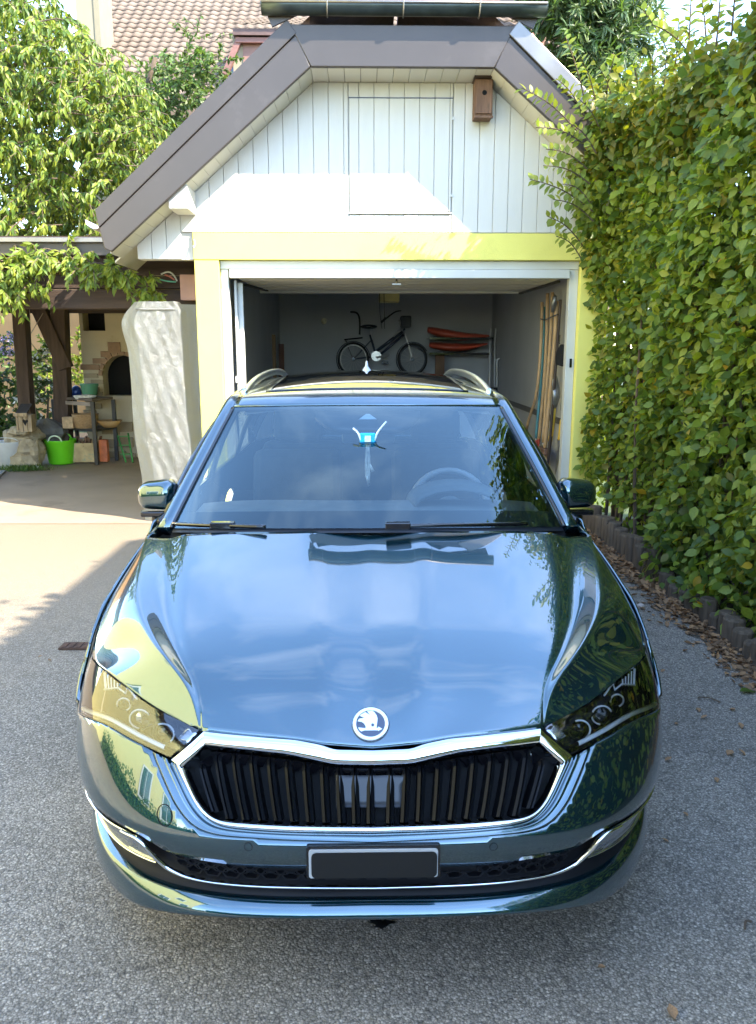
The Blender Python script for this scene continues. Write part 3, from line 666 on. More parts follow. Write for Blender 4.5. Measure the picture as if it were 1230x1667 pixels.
# slats
tops = [(321, 1240)] + [(348 + 29.6 * k, 1221 + 2.2 * k + (0.35 * k * k)) for k in range(7)]; bots = [(347, 1322)] + [(371 + 26.6 * k, 1334 + k * 1.0) for k in range(7)]
cen_t = [(551, 1249), (577, 1250), (603, 1250)]; cen_b = [(556, 1341), (579.5, 1342), (603, 1342)]
slats = []; SLATB = mat("slat_black", (.004, .0045, .006), rough=.35, var=.1, spec=.12)
for (tx, ty), (bx, by) in list(zip(tops, bots)) + list(zip(cen_t, cen_b)):
    a, b = S(tx, ty), S(bx, by); slats.append((a, b))
    if tx < 600: slats.append((a * [-1, 1], b * [-1, 1]))
for a, b in slats:
    n = 9; rows = []
    for i in range(n):
        t = i / (n - 1); c = a * (1 - t) + b * t
        d = -.010 - .012 * (1 - t); hw = .0095
        if i == 0: c = c + [0, .004]
        back = -.05
        fr = d if i else d - .012
        rows.append(body(np.array([[c[0] - hw * 1.25, c[1]], [c[0] - hw, c[1]], [c[0] - .25 * hw, c[1]], [c[0], c[1]], [c[0] + .25 * hw, c[1]], [c[0] + hw, c[1]], [c[0] + hw * 1.25, c[1]]]),
                         np.array([back, fr - .004, fr, fr - .006, fr, fr - .004, back])))
    V, F = gridmesh(rows); V = list(map(tuple, V)); mk("slat", (V, F), SLATB, grille)
# cap pieces between the slat tops, catching the light
cap = MB(); order = sorted([s[0] for s in slats], key=lambda p: p[0])
for p, q in zip(order[:-1], order[1:]):
    m = (p + q) / 2; hw = (q[0] - p[0]) / 2
    P = body(np.array([[p[0] + .002, p[1] - .001], [q[0] - .002, q[1] - .001], [m[0] + .004, m[1] - .020], [m[0] - .004, m[1] - .020]]), np.array([-.012, -.012, -.046, -.046]))
    cap.add(P, [(0, 3, 2, 1)])
mk("slat_caps", cap, GLOSSBLACK, grille)
# smooth radar cover in the middle
rc = SP((546, 1262), (660, 1262), (660, 1316), (546, 1316)); patch("radar_cover", rc, [], .015, body, mat("radar_cover_grey", (.03, .034, .042), rough=.35, var=.1), grille, off=-.022, solid=.01)

# ---- lower part of the nose: dark air intake, honeycomb, chrome line, fog lamp panels, painted lip
NEG = lambda pts: np.array(pts, float) * [-1, 1]
LIP_TOP = curve(NEG([(1.17, .274), (1.04, .270), (.90, .273), (.75, .283), (.62, .293), (.48, .299), (.34, .299), (.16, .297), (0, .297)]), 50)
LIP_BOT = curve(NEG([(1.17, .210), (1.04, .202), (.92, .198), (.80, .199), (.70, .207), (.62, .224), (.54, .244), (.37, .263), (.17, .266), (0, .262)]), 50)
a = np.vstack([LIP_TOP, mir(LIP_TOP)[1:]]); b = np.vstack([LIP_BOT, mir(LIP_BOT)[1:]])
strip("front_lip", b, a, ((0, -.10), (0, .0), (.05, .020), (.12, .027), (.22, .027), (.55, .016), (.92, .004), (1, -.004), (1.02, -.05)), PAINT, CAR)
ue = smooth_line(np.vstack([side_corner[::-1], LOW_EDGE]), 60); le = resamp(LIP_TOP, 60)
a = np.vstack([ue, mir(ue)[1:]]); b = np.vstack([le, mir(le)[1:]])
strip("air_intake", b, a, ((0, -.02), (.18, -.022), (.22, -.045), (.5, -.05), (.9, -.05), (1.0, -.035)), BLACKPL, CAR)
CHL = curve(SP((271, 1410), (288, 1419), (310, 1427), (352, 1435), (420, 1441), (608, 1444)), 40); CHL[-1, 0] = 0
CHU = NEG([(1.0, .395), (.9, .408), (.8, .419), (.655, .432), (.60, .432), (.575, .418), (.560, .385), (.547, .339)])
cl = np.vstack([CHU[3:-1], CHL]); cl = smooth_line(cl, 90, 2)
wd = np.interp(np.arange(len(cl)), [0, 8, 20, 34, 89], [.003, .006, .011, .0075, .0070]); ribbon("chrome_strip", np.vstack([cl, mir(cl)[1:]]), np.r_[wd, wd[::-1][1:]], .010, .003, CHROME, CAR)
topl = smooth_line(CHU[:5], 40, 2)
for q in (topl, mir(topl)): ribbon("chrome_strip", q, .0045, .008, -.002, CHROME, CAR)
thin = smooth_line(NEG([(1.0, .340), (.92, .331), (.82, .329), (.72, .333), (.64, .338), (.575, .341)]), 30)
for q in (thin, mir(thin)): ribbon("chrome_strip", q, .004, .008, -.008, CHROME, CAR)
fogp = np.vstack([NEG([(.985, .392), (.9, .403), (.8, .414), (.66, .425), (.612, .422), (.59, .405), (.578, .372)]), NEG([(.575, .345), (.64, .342), (.72, .337), (.82, .333), (.92, .335), (.985, .343)])])
for q in (fogp, mir(fogp)): patch("fog_lamp", q, [], .012, body, FOGPL, CAR, off=-.007, solid=.006)
def honeycomb(z0, z1, amax, off):
    mb = MB(); cw, ch = .052, .019; j = 0; z = z0
    while z < z1:
        k = -int(amax / cw) - 1
        while k * cw < amax:
            c = k * cw + (cw / 2 if j % 2 else 0)
            if abs(c) < amax:
                hx = [(c - cw * .5, z), (c - cw * .3, z + ch * .5), (c + cw * .3, z + ch * .5), (c + cw * .5, z), (c + cw * .3, z - ch * .5), (c - cw * .3, z - ch * .5)]
                inn = [(c + (x - c) * .82, z + (y - z) * .74) for x, y in hx]
                P = np.vstack([body(np.array(hx), np.full(6, off)), body(np.array(inn), np.full(6, off)), body(np.array(inn), np.full(6, off - .02))])
                mb.add(P, [(i, (i + 1) % 6, 6 + (i + 1) % 6, 6 + i) for i in range(6)] + [(6 + i, 6 + (i + 1) % 6, 12 + (i + 1) % 6, 12 + i) for i in range(6)])
            k += 1
        z += ch * .5; j += 1
    return mb
zc = S(608, 1444)[1]
mk("honeycomb_mesh", honeycomb(zc + .016, zc + .062, .50, -.022), BLACKPL, CAR, kind='stuff')
mk("honeycomb_mesh", honeycomb(zc - .030, zc - .012, .44, -.022), BLACKPL, CAR, kind='stuff')
# painted plate carrier and number plate
pc = SP((436, 1413), (608, 1413), (776, 1413), (776, 1424), (608, 1424), (436, 1424)); patch("plate_carrier", pc, [], .02, body, BLACKPL, CAR, off=-.012, solid=.01)
pl = empty("number_plate", (0, -.03, .40)); pl.parent = CAR; pl.location = Vector((0, -.03, .40)) - CAR.location
Yp = min(body(np.array([[.15, z]]))[0, 1] for z in (.36, .40, .44))
zt, zb = atY(606, 1384, Yp - .02)[2], atY(606, 1428, Yp - .02)[2]
def plate(name, x0, x1, z0, z1, y, th, m, parent, r=.006):
    p = []
    for cx, cz, t0 in ((x1 - r, z1 - r, 0), (x0 + r, z1 - r, 90), (x0 + r, z0 + r, 180), (x1 - r, z0 + r, 270)):
        for k in range(5): t = math.radians(t0 + 22.5 * k); p.append((cx + r * math.cos(t), y, cz + r * math.sin(t)))
    return mk(name, MB().prism(p, (0, th, 0)), m, parent)
PLATEW = mat("plate_enamel", (.42, .42, .41), rough=.35, var=.05); PLATEB = mat("plate_black", (.004, .004, .004), rough=.6, var=.1)
plate("plate_holder", -.158, .158, zb - .004, zt + .009, Yp - .016, .012, GLOSSBLACK, pl)
plate("plate", -.152, .152, zb, zt + .002, Yp - .021, .004, PLATEW, pl)
plate("plate_face", -.146, .150, zb + .001, zt - .004, Yp - .0235, .002, PLATEB, pl, r=.012)
# tow cover, parking sensors
def disc_on(name, c, r, off, m, n=22, parent=CAR, th=.004):
    t = np.linspace(0, 2 * math.pi, n, endpoint=False); q = np.c_[c[0] + r * np.cos(t), c[1] + r * np.sin(t)]
    V, T = tri_region(q, [], r * .6); return mk(name, (body(V, off), T), m, parent, smooth=True, solid=th)
tc_ = S(268, 1327); t = np.linspace(0, 2 * math.pi, 31)[:-1]
ribbon("tow_cover_gap", np.c_[tc_[0] + .021 * np.cos(t), tc_[1] + .023 * np.sin(t)], .0018, .003, 0.0004, GAP, CAR, closed=True)
disc_on("tow_cover", tc_, .019, .0012, PAINT, th=0)
for p in ((404, 1378), (803, 1378)):
    c = S(*p); disc_on("parking_sensor", c, .0085, .0012, PAINT, th=0)
    ribbon("sensor_ring", np.c_[c[0] + .0095 * np.cos(t), c[1] + .0095 * np.sin(t)], .0012, .002, 0.0006, GAP, CAR, closed=True)

# ---- headlights
for sgn in (1, -1):
    f = (lambda q: np.asarray(q)) if sgn == 1 else (lambda q: np.asarray(q) * [-1, 1])
    out = np.vstack([HL_TOP, HL_BOT]); c0 = body(f(out.mean(0)[None]))[0]
    hl = empty("headlight", c0); hl.parent = CAR; hl.location = Vector(c0) - CAR.location
    g = out.mean(0); inn = g + (out - g) * [.985, .965]
    V, T = tri_region(inn, [], .014); T2 = T if sgn == 1 else T[:, ::-1]
    mk("lens", (body(f(V), 0.002), T2), LENS, hl, smooth=True)
    V, T = tri_region(g + (out - g) * 1.02, [], .02); T2 = T if sgn == 1 else T[:, ::-1]
    mk("housing", (body(f(V), -.045), T2), GLOSSBLACK, hl, smooth=True)
    rim = MB(); l0 = densify(out, .02); n = len(l0)
    rows = [body(f(l0), np.full(n, -.003)), body(f(l0), np.full(n, -.046))]
    G = np.concatenate([np.array(rows), np.array(rows)[:, :1]], 1); V, F = gridmesh(G); mk("housing_rim", (V, F), GAP, hl, smooth=True)
    # light guide along the lower edge
    lg = smooth_line(HL_BOT[1:-1] + [0.0, .014], 30, 2)
    ribbon("light_strip", f(lg), .010, .014, -.010, LAMPWHITE, hl)
    lg2 = smooth_line(HL_BOT[1:-1] + [0.0, .006], 30, 2); ribbon("lower_trim", f(lg2), .012, .008, -.014, GLOSSBLACK, hl)
    # square reflector near the grille, projector lenses, white fins at the outer corner
    q = SP((301, 1173), (319, 1185), (297, 1209), (281, 1199)) + [0.002, 0]
    V, T = tri_region(q, [], .01); mk("square_reflector", (body(f(V), -.020), T if sgn == 1 else T[:, ::-1]), REFLECTOR, hl, smooth=True, solid=.006)
    for k_l, (px, py, r) in enumerate(((258, 1180, .026), (218, 1156, .025), (190, 1133, .017))):
        c = body(f(S(px, py)[None]), -.034)[0]
        if k_l == 1:                                            # cut-glass lens, faceted
            mk("crystal_lens", MB().ball(c, (r * .95, r * .8, r * .95), 9, 5, noise=.05, seed=3), REFLECTOR, hl)
        else:
            mk("projector", MB().ball(c, r * .82, 16, 10), GLOSSBLACK, hl, smooth=True)
        sh_ = MB().lathe([(r * .98, -.016), (r * 1.10, -.018), (r * 1.22, .0), (r * 1.28, .03), (r * .95, .03), (r * .92, -.004)], c, 22, 'y'); mk("lens_shroud", sh_, BLACKPL, hl, smooth=True)
        ring = MB(); a0_, a1_ = ((-.9, 2.0), (.4, 4.6), (-1.2, 3.4))[k_l]; pts = [Vector(c) + Vector((r * 1.06 * math.cos(t_a), -.019, r * 1.06 * math.sin(t_a))) for t_a in np.linspace(a0_, a1_, 14)]
        ring.tube(pts, .0026, 6); mk("lens_crescent", ring, LAMPWHITE, hl, smooth=True)
    step = HL_TOP[2:-4] - [0, .016]; ribbon("upper_trim", f(smooth_line(step, 26, 1)), .012, .01, -.03, BLACKPL, hl)
    fm = MB()
    for k in range(5):
        t = k / 4; a_ = S(160 + 22 * t, 1092 + 16 * t) ; b_ = S(162 + 20 * t, 1117 - 1 * t)
        P = body(f(np.array([a_, b_])), -.02); fm.bar(P[0], P[1], .0035 if k else .006, .008)
    P = body(f(SP((160, 1090), (170, 1097), (184, 1109))), -.018)
    P2 = body(f(SP((161, 1118), (184, 1115), (197, 1124), (200, 1113), (216, 1133))), -.018)
    fm.tube(P2, .0028, 6); mk("light_fins", fm, LAMPWHITE, hl, smooth=False)

# ---- bonnet (lofted from rows of section points; right half, then mirrored)
hlt = HL_TOP * [-1, 1]; e0 = body(hlt)                      # headlight top edge, inner -> outer, right side
bx = body(BON_EDGE[::-1] * [-1, 1])                          # bonnet edge centre -> headlight
zcs = dict(Y=[.052, .115, .175, .27, .39, .54, .76, 1.09], z=[.672, .685, .726, .774, .813, .846, .890, .957])
yc0, zc0 = bx[0, 1], bx[0, 2]
zcs['Y'][0] = yc0; zcs['z'][0] = zc0; zcs['Y'][1] = yc0 + .035; zcs['z'][1] = zc0 + .030; zcs['Y'][2] = yc0 + .095; zcs['z'][2] = zc0 + .071
aX = [.113, .113, .117, .127, .138, .148, .168, .195]
b_ = [(.425, .12, .690), (.431, .172, .718), (.445, .235, .755), (.488, .34, .792), (.528, .46, .819), (.567, .61, .848), (.612, .82, .890), (.667, 1.13, .950)]
c_ = [(.437, .13, .690), (.447, .172, .718), (.479, .222, .762), (.555, .32, .801), (.628, .44, .822), (.694, .58, .846), (.758, .80, .881), (.832, 1.19, .925)]
f_ = [None, (.863, .655, .722), (.865, .70, .744), (.866, .75, .766), (.866, .80, .788), (.863, .89, .812), (.860, .98, .833), (.838, 1.33, .910)]
b_[0] = tuple(e0[0] + [-.004, -.002, 0]); c_[0] = tuple(e0[0] + [.006, .004, 0])
f_[0] = tuple(e0[-1])
rows_seg = [[], [], [], []]
n0 = len(e0)
EC = np.vstack([e0[:-1], np.array(f_[1:])]); EC[0] = e0[0]           # headlight top edge, then the shut line
_el = np.r_[0, np.cumsum(np.linalg.norm(np.diff(EC, axis=0), axis=1))]; ECf = nspl(_el, EC)
def near_y(Y): return np.interp(Y, EC[:, 1], _el)
FOOT = [0, .19, .29, .43, .56, .72, .95, 1.33]
def flank(k, c1):
    if k == 0: g = e0[0] + np.array([[.006, .004, 0], [.008, .006, 0], [.010, .008, 0], [.012, .009, 0]]); g[0] = c1; rows_seg[3].append(g); return
    E = ECf([near_y(FOOT[k])])[0]; v = E - c1; L_ = np.linalg.norm(v); up = np.array([.35, -.35, .9]) * L_ * (.0 if k < 5 else .05)
    rows_seg[3].append(np.vstack([c1, c1 + v * .34 + up * .95, c1 + v * .70 + up * .9, E]))
for k in range(8):
    Yk, zk = zcs['Y'][k], zcs['z'][k]
    c0 = np.array([0, Yk, zk]); a0 = np.array([aX[k], Yk + .004, zk + .0125 * min(1, k / 2)])
    b0 = np.array(b_[k]); c1 = np.array(c_[k]); f1 = np.array(f_[k])
    if k == 0:
        a0 = bx[1] + [-.0, 0, 0]; c0 = np.array([0, bx[0, 1], bx[0, 2]])
        s2 = np.vstack([a0, bx[2], bx[3], b0])
    else:
        m = (a0 + b0) / 2 + [0, -.02 * (1 if k < 3 else .4), .007]; s2 = np.vstack([a0, a0 * .66 + b0 * .34 + [0, 0, -.0005], a0 * .33 + b0 * .67 + [0, 0, .003], b0])
    w = np.linalg.norm(c1 - b0); d0 = b0 * .62 + c1 * .38; d0[2] = b0[2] - .115 * w - (.0 if k else 0)
    rows_seg[0].append(np.vstack([c0, a0])); rows_seg[1].append(s2); rows_seg[2].append(np.vstack([b0, b0 * .5 + d0 * .5 + [0, 0, .0], d0, d0 * .5 + c1 * .5 - [0, 0, .012 * w], c1])); flank(k, c1)
NV = 64; segs = []
for si, cnt in zip(range(4), (6, 18, 18, 18)):
    R_ = np.array([curve(r, cnt) if len(r) > 2 else np.linspace(r[0], r[-1], cnt) for r in rows_seg[si]])   # 8 x cnt x 3
    kk = np.array([0, .45, 1.1, 2.1, 3.0, 4.0, 5.2, 7.0])
    segs.append(nspl(kk, R_.reshape(8, -1))(np.linspace(0, 7, NV)).reshape(NV, cnt, 3))
half = np.concatenate([segs[0]] + [s[:, 1:] for s in segs[1:]], 1)
G = np.concatenate([half[:, :0:-1] * [-1, 1, 1], half], 1)
for _ in range(2):                                            # soften the pressed creases to a small radius
    Q = G.copy(); Q[1:-1, 1:-1] = (G[1:-1, 1:-1] * 4 + G[:-2, 1:-1] + G[2:, 1:-1] + G[1:-1, :-2] + G[1:-1, 2:]) / 8; G = Q
BON = G
V, F = gridmesh(G[1:] if False else G); mk("bonnet", (V, F), PAINT, CAR, smooth=True, solid=.012)
fl = ECf(np.linspace(near_y(.64), _el[-1], 40))                                              # shut line on the right
# ---- front wings
def arch_z(Y, Yc=.92): return (.32 + math.sqrt(max(0, .345 ** 2 - (Y - Yc) ** 2)) if Y > .655 else .547) if abs(Y - Yc) < .345 else .20
fY = nspl(fl[::3, 1], fl[::3])
for sgn in (1, -1):
    rows = []
    Y0w = fl[0, 1] + .002
    for Y, Yb in [(Y0w + .003 * k, .512 + (.668 - .512) * k / 7) for k in range(8)] + [(y, y) for y in np.r_[np.linspace(.675, 1.25, 40), np.linspace(1.26, 1.46, 14)]]:
        tp = fY([min(Y, fl[-1, 1])])[0].copy(); tp[1] = Y
        if Y > fl[-1, 1]: tp[2] += (Y - fl[-1, 1]) * .05
        tp = tp + [.004, 0, -.003]; zt = tp[2] - .004; zb = arch_z(Yb)
        v = np.linspace(0, 1, 22); z = zt + (zb - zt) * v; yv = Y + (Yb - Y) * v; B = body(np.c_[A_of_Y(yv), z]); B[:, 1] = yv
        d = tp - B[0]; d[1] = 0; P = B + d * ((1 - v) ** 2)[:, None]; rows.append(P * [sgn, 1, 1])
    V, F = gridmesh(rows); mk("wing", (V, F if sgn == -1 else [q[::-1] for q in F]), PAINT, CAR, smooth=True, solid=.01)
    # front wheel arch edge down to the lip, dark liner
    lin = MB(); pts = [(sgn * .80, .92 + .36 * math.cos(t), .32 + .36 * math.sin(t)) for t in np.linspace(-.35, math.pi + .35, 22)]
    G2 = np.array([[(sgn * x, p[1], p[2]) for p in pts] for x in (.55, .70, .80, .845)]); V, F = gridmesh(G2); mk("arch_liner", (V, F), GAP, CAR, smooth=True)
    pts2 = [(p[0], p[1] + 2.65, p[2]) for p in pts]; G2 = np.array([[(sgn * x, p[1], p[2]) for p in pts2] for x in (.55, .70, .85, .88)]); V, F = gridmesh(G2); mk("arch_liner", (V, F), GAP, CAR, smooth=True)
    # doors and rear quarter
    fs = (lambda q: q) if sgn == 1 else (lambda q: q * [-1, 1])
    def side(name, poly, **kw):
        V, T = tri_region(np.array(poly), [], .05); return mk(name, (body(fs(V)), T if sgn == 1 else T[:, ::-1]), PAINT, CAR, smooth=True, solid=.01, **kw)
    A = A_of_Y
    d1 = side("front_door", [(A(1.465), .21), (A(2.55), .21), (A(2.55), .925), (A(1.465), .925)])
    d2 = side("rear_door", [(A(2.558), .21), (A(3.12), .21), (A(3.16), .40), (A(3.30), .58), (A(3.46), .68), (A(3.46), .925), (A(2.558), .925)])
    arcq = [(A(3.57 + .37 * math.cos(t)), .32 + .37 * math.sin(t)) for t in np.linspace(-.32, math.pi * .62, 14)]
    side("rear_quarter", arcq[::-1] + [(A(4.0), .2), (PA[-1] - .001, .25), (PA[-1] - .001, .93), (A(3.468), .925), (A(3.468), .69)])
    for d, y in ((d1, 2.38), (d2, 3.28)):
        p = body(fs(np.array([[A(y - .1), .80], [A(y), .805], [A(y + .1), .80]])), np.array([.012, .03, .012])); mk("door_handle", MB().tube(p, .012, 8, flat=.7), PAINT, d, smooth=True)
    mk("sill", MB().box((sgn * .78 - .06, 1.2, .17), (sgn * .78 + .06, 3.25, .24)), BLACKPL, CAR, bevel=.01)
    for Yw in (.92, 3.57):
        wh = empty("wheel", (sgn * .765, Yw, .325)); wh.parent = CAR; wh.location = Vector((sgn * .765, Yw, .325)) - CAR.location
        mk("tyre", MB().lathe([(.22, -.10), (.30, -.11), (.322, -.09), (.325, 0), (.322, .09), (.30, .11), (.22, .10)], (sgn * .765, Yw, .325), 32, 'x'), RUBBER, wh, smooth=True)
        r = MB().lathe([(.02, .0), (.05, .03), (.225, .06), (.225, -.09)], (sgn * .765, Yw, .325), 28, 'x')
        for k in range(10):
            t = k * math.pi / 5; r.bar((sgn * .84, Yw, .325), (sgn * .85, Yw + .21 * math.cos(t), .325 + .21 * math.sin(t)), .035, .02, up=(1, 0, 0))
        mk("rim", r, SATIN, wh)
mk("underbody", MB().box((-.70, .62, .16), (.70, 4.5, .22)), GAP, CAR)
mk("engine_bay", MB().box((-.50, .30, .22), (.50, 1.30, .60)), GAP, CAR)
mk("rear_bumper", MB().box((-.78, 4.5, .25), (.78, 4.6, .60)), PAINT, CAR, bevel=.03)

# ---- emblem on the bonnet nose
def bon_at(px, py):
    best = None; d = ray(px, py); Q = BON.reshape(-1, 3); r = Q - CAM; t = r @ d / (d @ d); e = np.linalg.norm(r - t[:, None] * d, axis=1); i = e.argsort()[:6]
    t0 = (t[i] * (1 / (e[i] + 1e-4))).sum() / (1 / (e[i] + 1e-4)).sum(); return CAM + d * t0
ec = bon_at(603, 1179); e1 = bon_at(603, 1150); e2 = bon_at(603, 1204); ux = Vector((1, 0, 0)); uy = Vector(e1 - e2).normalized(); un = ux.cross(uy).normalized()
pxw = .0455 / 31.0
emb = empty("emblem", ec); emb.parent = CAR; emb.location = Vector(ec) - CAR.location
def EP(u, v, h=0): return Vector(ec) + ux * u + uy * v + un * h
R0 = .0455; NAVY = mat("emblem_dark_field", (.05, .07, .12), rough=.3, var=.1, coat=.5); SILVER = mat("emblem_silver", (.82, .86, .86), rough=.25, metal=.6, var=.03)
def edisc(r, h0, h1, n=40): return MB().prism([EP(r * math.cos(t), r * math.sin(t), h0) for t in np.linspace(0, 2 * math.pi, n, endpoint=False)], un * (h1 - h0))
mk("emblem_base", edisc(R0 * 1.04, -.012, .002), GLOSSBLACK, emb)
mk("emblem_field", edisc(R0 * .80, .0, .0032), NAVY, emb)
rg = MB(); n = 40
for k in range(n):
    t0, t1 = 2 * math.pi * k / n, 2 * math.pi * (k + 1) / n
    ring = lambda t: [EP(R0 * math.cos(t), R0 * math.sin(t), .001), EP(R0 * .97 * math.cos(t), R0 * .97 * math.sin(t), .0055), EP(R0 * .80 * math.cos(t), R0 * .80 * math.sin(t), .0055), EP(R0 * .775 * math.cos(t), R0 * .775 * math.sin(t), .002)]
    a, b = ring(t0), ring(t1); rg.add(a + b, [(i, i + 1, 5 + i, 4 + i) for i in range(3)])
mk("emblem_ring", rg, SILVER, emb, smooth=False)
def Z(x, y):                                                  # close-up pixel -> emblem plane
    return ((x - 592) / 340.0 * R0, -(y - 440) / 318.0 * R0)
wing = [(352, 398), (372, 352), (476, 330), (384, 290), (420, 262), (492, 222), (580, 282), (528, 212), (560, 202), (628, 196), (672, 236), (706, 290), (722, 350), (712, 440), (700, 526), (730, 526), (732, 502), (808, 546), (730, 586), (728, 570), (480, 570), (420, 592), (384, 562), (360, 516), (400, 520), (500, 532), (498, 490), (470, 440), (420, 408)]
pw = np.array([Z(*p) for p in wing]); V, T = tri_region(pw, [], .02)
mb = MB(); mb.add([EP(u, v, .0052) for u, v in V], [tuple(t) for t in T])
m_ = len(pw); mb.add([EP(u, v, .0052) for u, v in pw] + [EP(u, v, .002) for u, v in pw], [(i, (i + 1) % m_, m_ + (i + 1) % m_, m_ + i) for i in range(m_)])
mk("emblem_wing", mb, SILVER, emb)
eye = [Z(630 + 30 * math.cos(t), 470 + 30 * math.sin(t)) for t in np.linspace(0, 6.28, 9)[:-1]]
mk("emblem_eye", MB().prism([EP(u, v, .0050) for u, v in eye], un * .0008), NAVY, emb)

# ---- windscreen, roof, pillars, side windows
def ws(t, s, off=0.0):
    t = np.asarray(t, float); s = np.asarray(s, float); q = .80 * s ** 2 + .20 * s ** 4
    B = np.stack([s * .780, 1.08 + .305 * q, .981 - .066 * q], -1); T_ = np.stack([s * .628, 1.98 + .095 * q, 1.354 - .013 * q], -1)
    P = B * (1 - t)[..., None] + T_ * t[..., None]; n = np.array([0, -.45, .89]); b = .014 * 4 * t * (1 - t) * (1 - .55 * s ** 4)
    N = np.stack([s ** 3 * .65, np.full_like(s, -.50), np.full_like(s, .86)], -1)
    return P + n * b[..., None] + N * off
def wsgrid(t0, t1, s0, s1, nt_, ns, off=0.0):
    t, s = np.meshgrid(np.linspace(t0, t1, nt_), np.linspace(s0, s1, ns), indexing='ij'); return gridmesh(ws(t, s, off))
V, F = wsgrid(0, 1, -1, 1, 24, 60); mk("windscreen", (V, F), WSGLASS, CAR, smooth=True)
FRIT = mat("windscreen_black_border", (.010, .012, .018), rough=.5, var=.1)
mb = MB(); V, F = wsgrid(-.02, .115, -1, 1, 4, 50, -.006); mb.add(V, F)
V, F = wsgrid(.965, 1.0, -1, 1, 3, 50, -.006); mb.add(V, F)
for s0, s1 in ((-1, -.965), (.965, 1)): V, F = wsgrid(.115, .965, s0, s1, 20, 3, -.006); mb.add(V, F)
mk("windscreen_border", mb, FRIT, CAR, smooth=True)
# sensor housing behind the glass, with its small pale camera window
t_, s_ = np.array([.965, .90, .80, .765]), [.38, .37, .27, .20]
G = [ws(np.full(9, a), np.linspace(-b, b, 9), -.012) for a, b in zip(t_, s_)]; V, F = gridmesh(G); sh = mk("sensor_housing", (V, [q[::-1] for q in F]), FRIT, CAR, smooth=True, solid=.02)
P = [ws(np.array([a]), np.array([b]), -.008)[0] for a, b in ((.868, -.062), (.868, .062), (.925, .012), (.925, -.012))]
mk("camera_window", (P, [(0, 1, 2, 3)]), mat("camera_window_pale", (.55, .62, .66), rough=.4, var=.1), sh, solid=.003)

rt = nspl([1.98, 2.03, 2.09, 2.16, 2.3, 2.5, 2.75, 3.0, 3.5, 3.9, 4.2, 4.5], [1.354, 1.377, 1.399, 1.413, 1.433, 1.454, 1.470, 1.477, 1.472, 1.455, 1.430, 1.395])
rw = nspl([1.98, 2.2, 2.6, 3.2, 4.0, 4.5], [.632, .622, .610, .600, .580, .545])
def roof_pt(Y, s, off=0.0):
    q = .80 * s ** 2 + .20 * s ** 4
    yy = Y + .095 * q * np.clip((2.9 - Y) / .9, 0, 1)
    return np.stack([s * rw(Y), yy, rt(Y) - (.013 + .035 * np.clip((Y - 1.98) / .6, 0, 1)) * q + off], -1)
def roofgrid(Y0, Y1, s0, s1, ny, ns, off=0.0):
    G = [roof_pt(np.full(ns, Y), np.linspace(s0, s1, ns), off) for Y in np.linspace(Y0, Y1, ny)]; return gridmesh(G)
V, F = roofgrid(1.992, 4.5, -1, 1, 140, 41); mk("roof", (V, F), PAINT, CAR, smooth=True, solid=.01)
V, F = roofgrid(2.20, 3.95, -.80, .80, 60, 31, .004); mk("roof_glass", (V, F), ROOFBLACK, CAR, smooth=True, solid=.004)
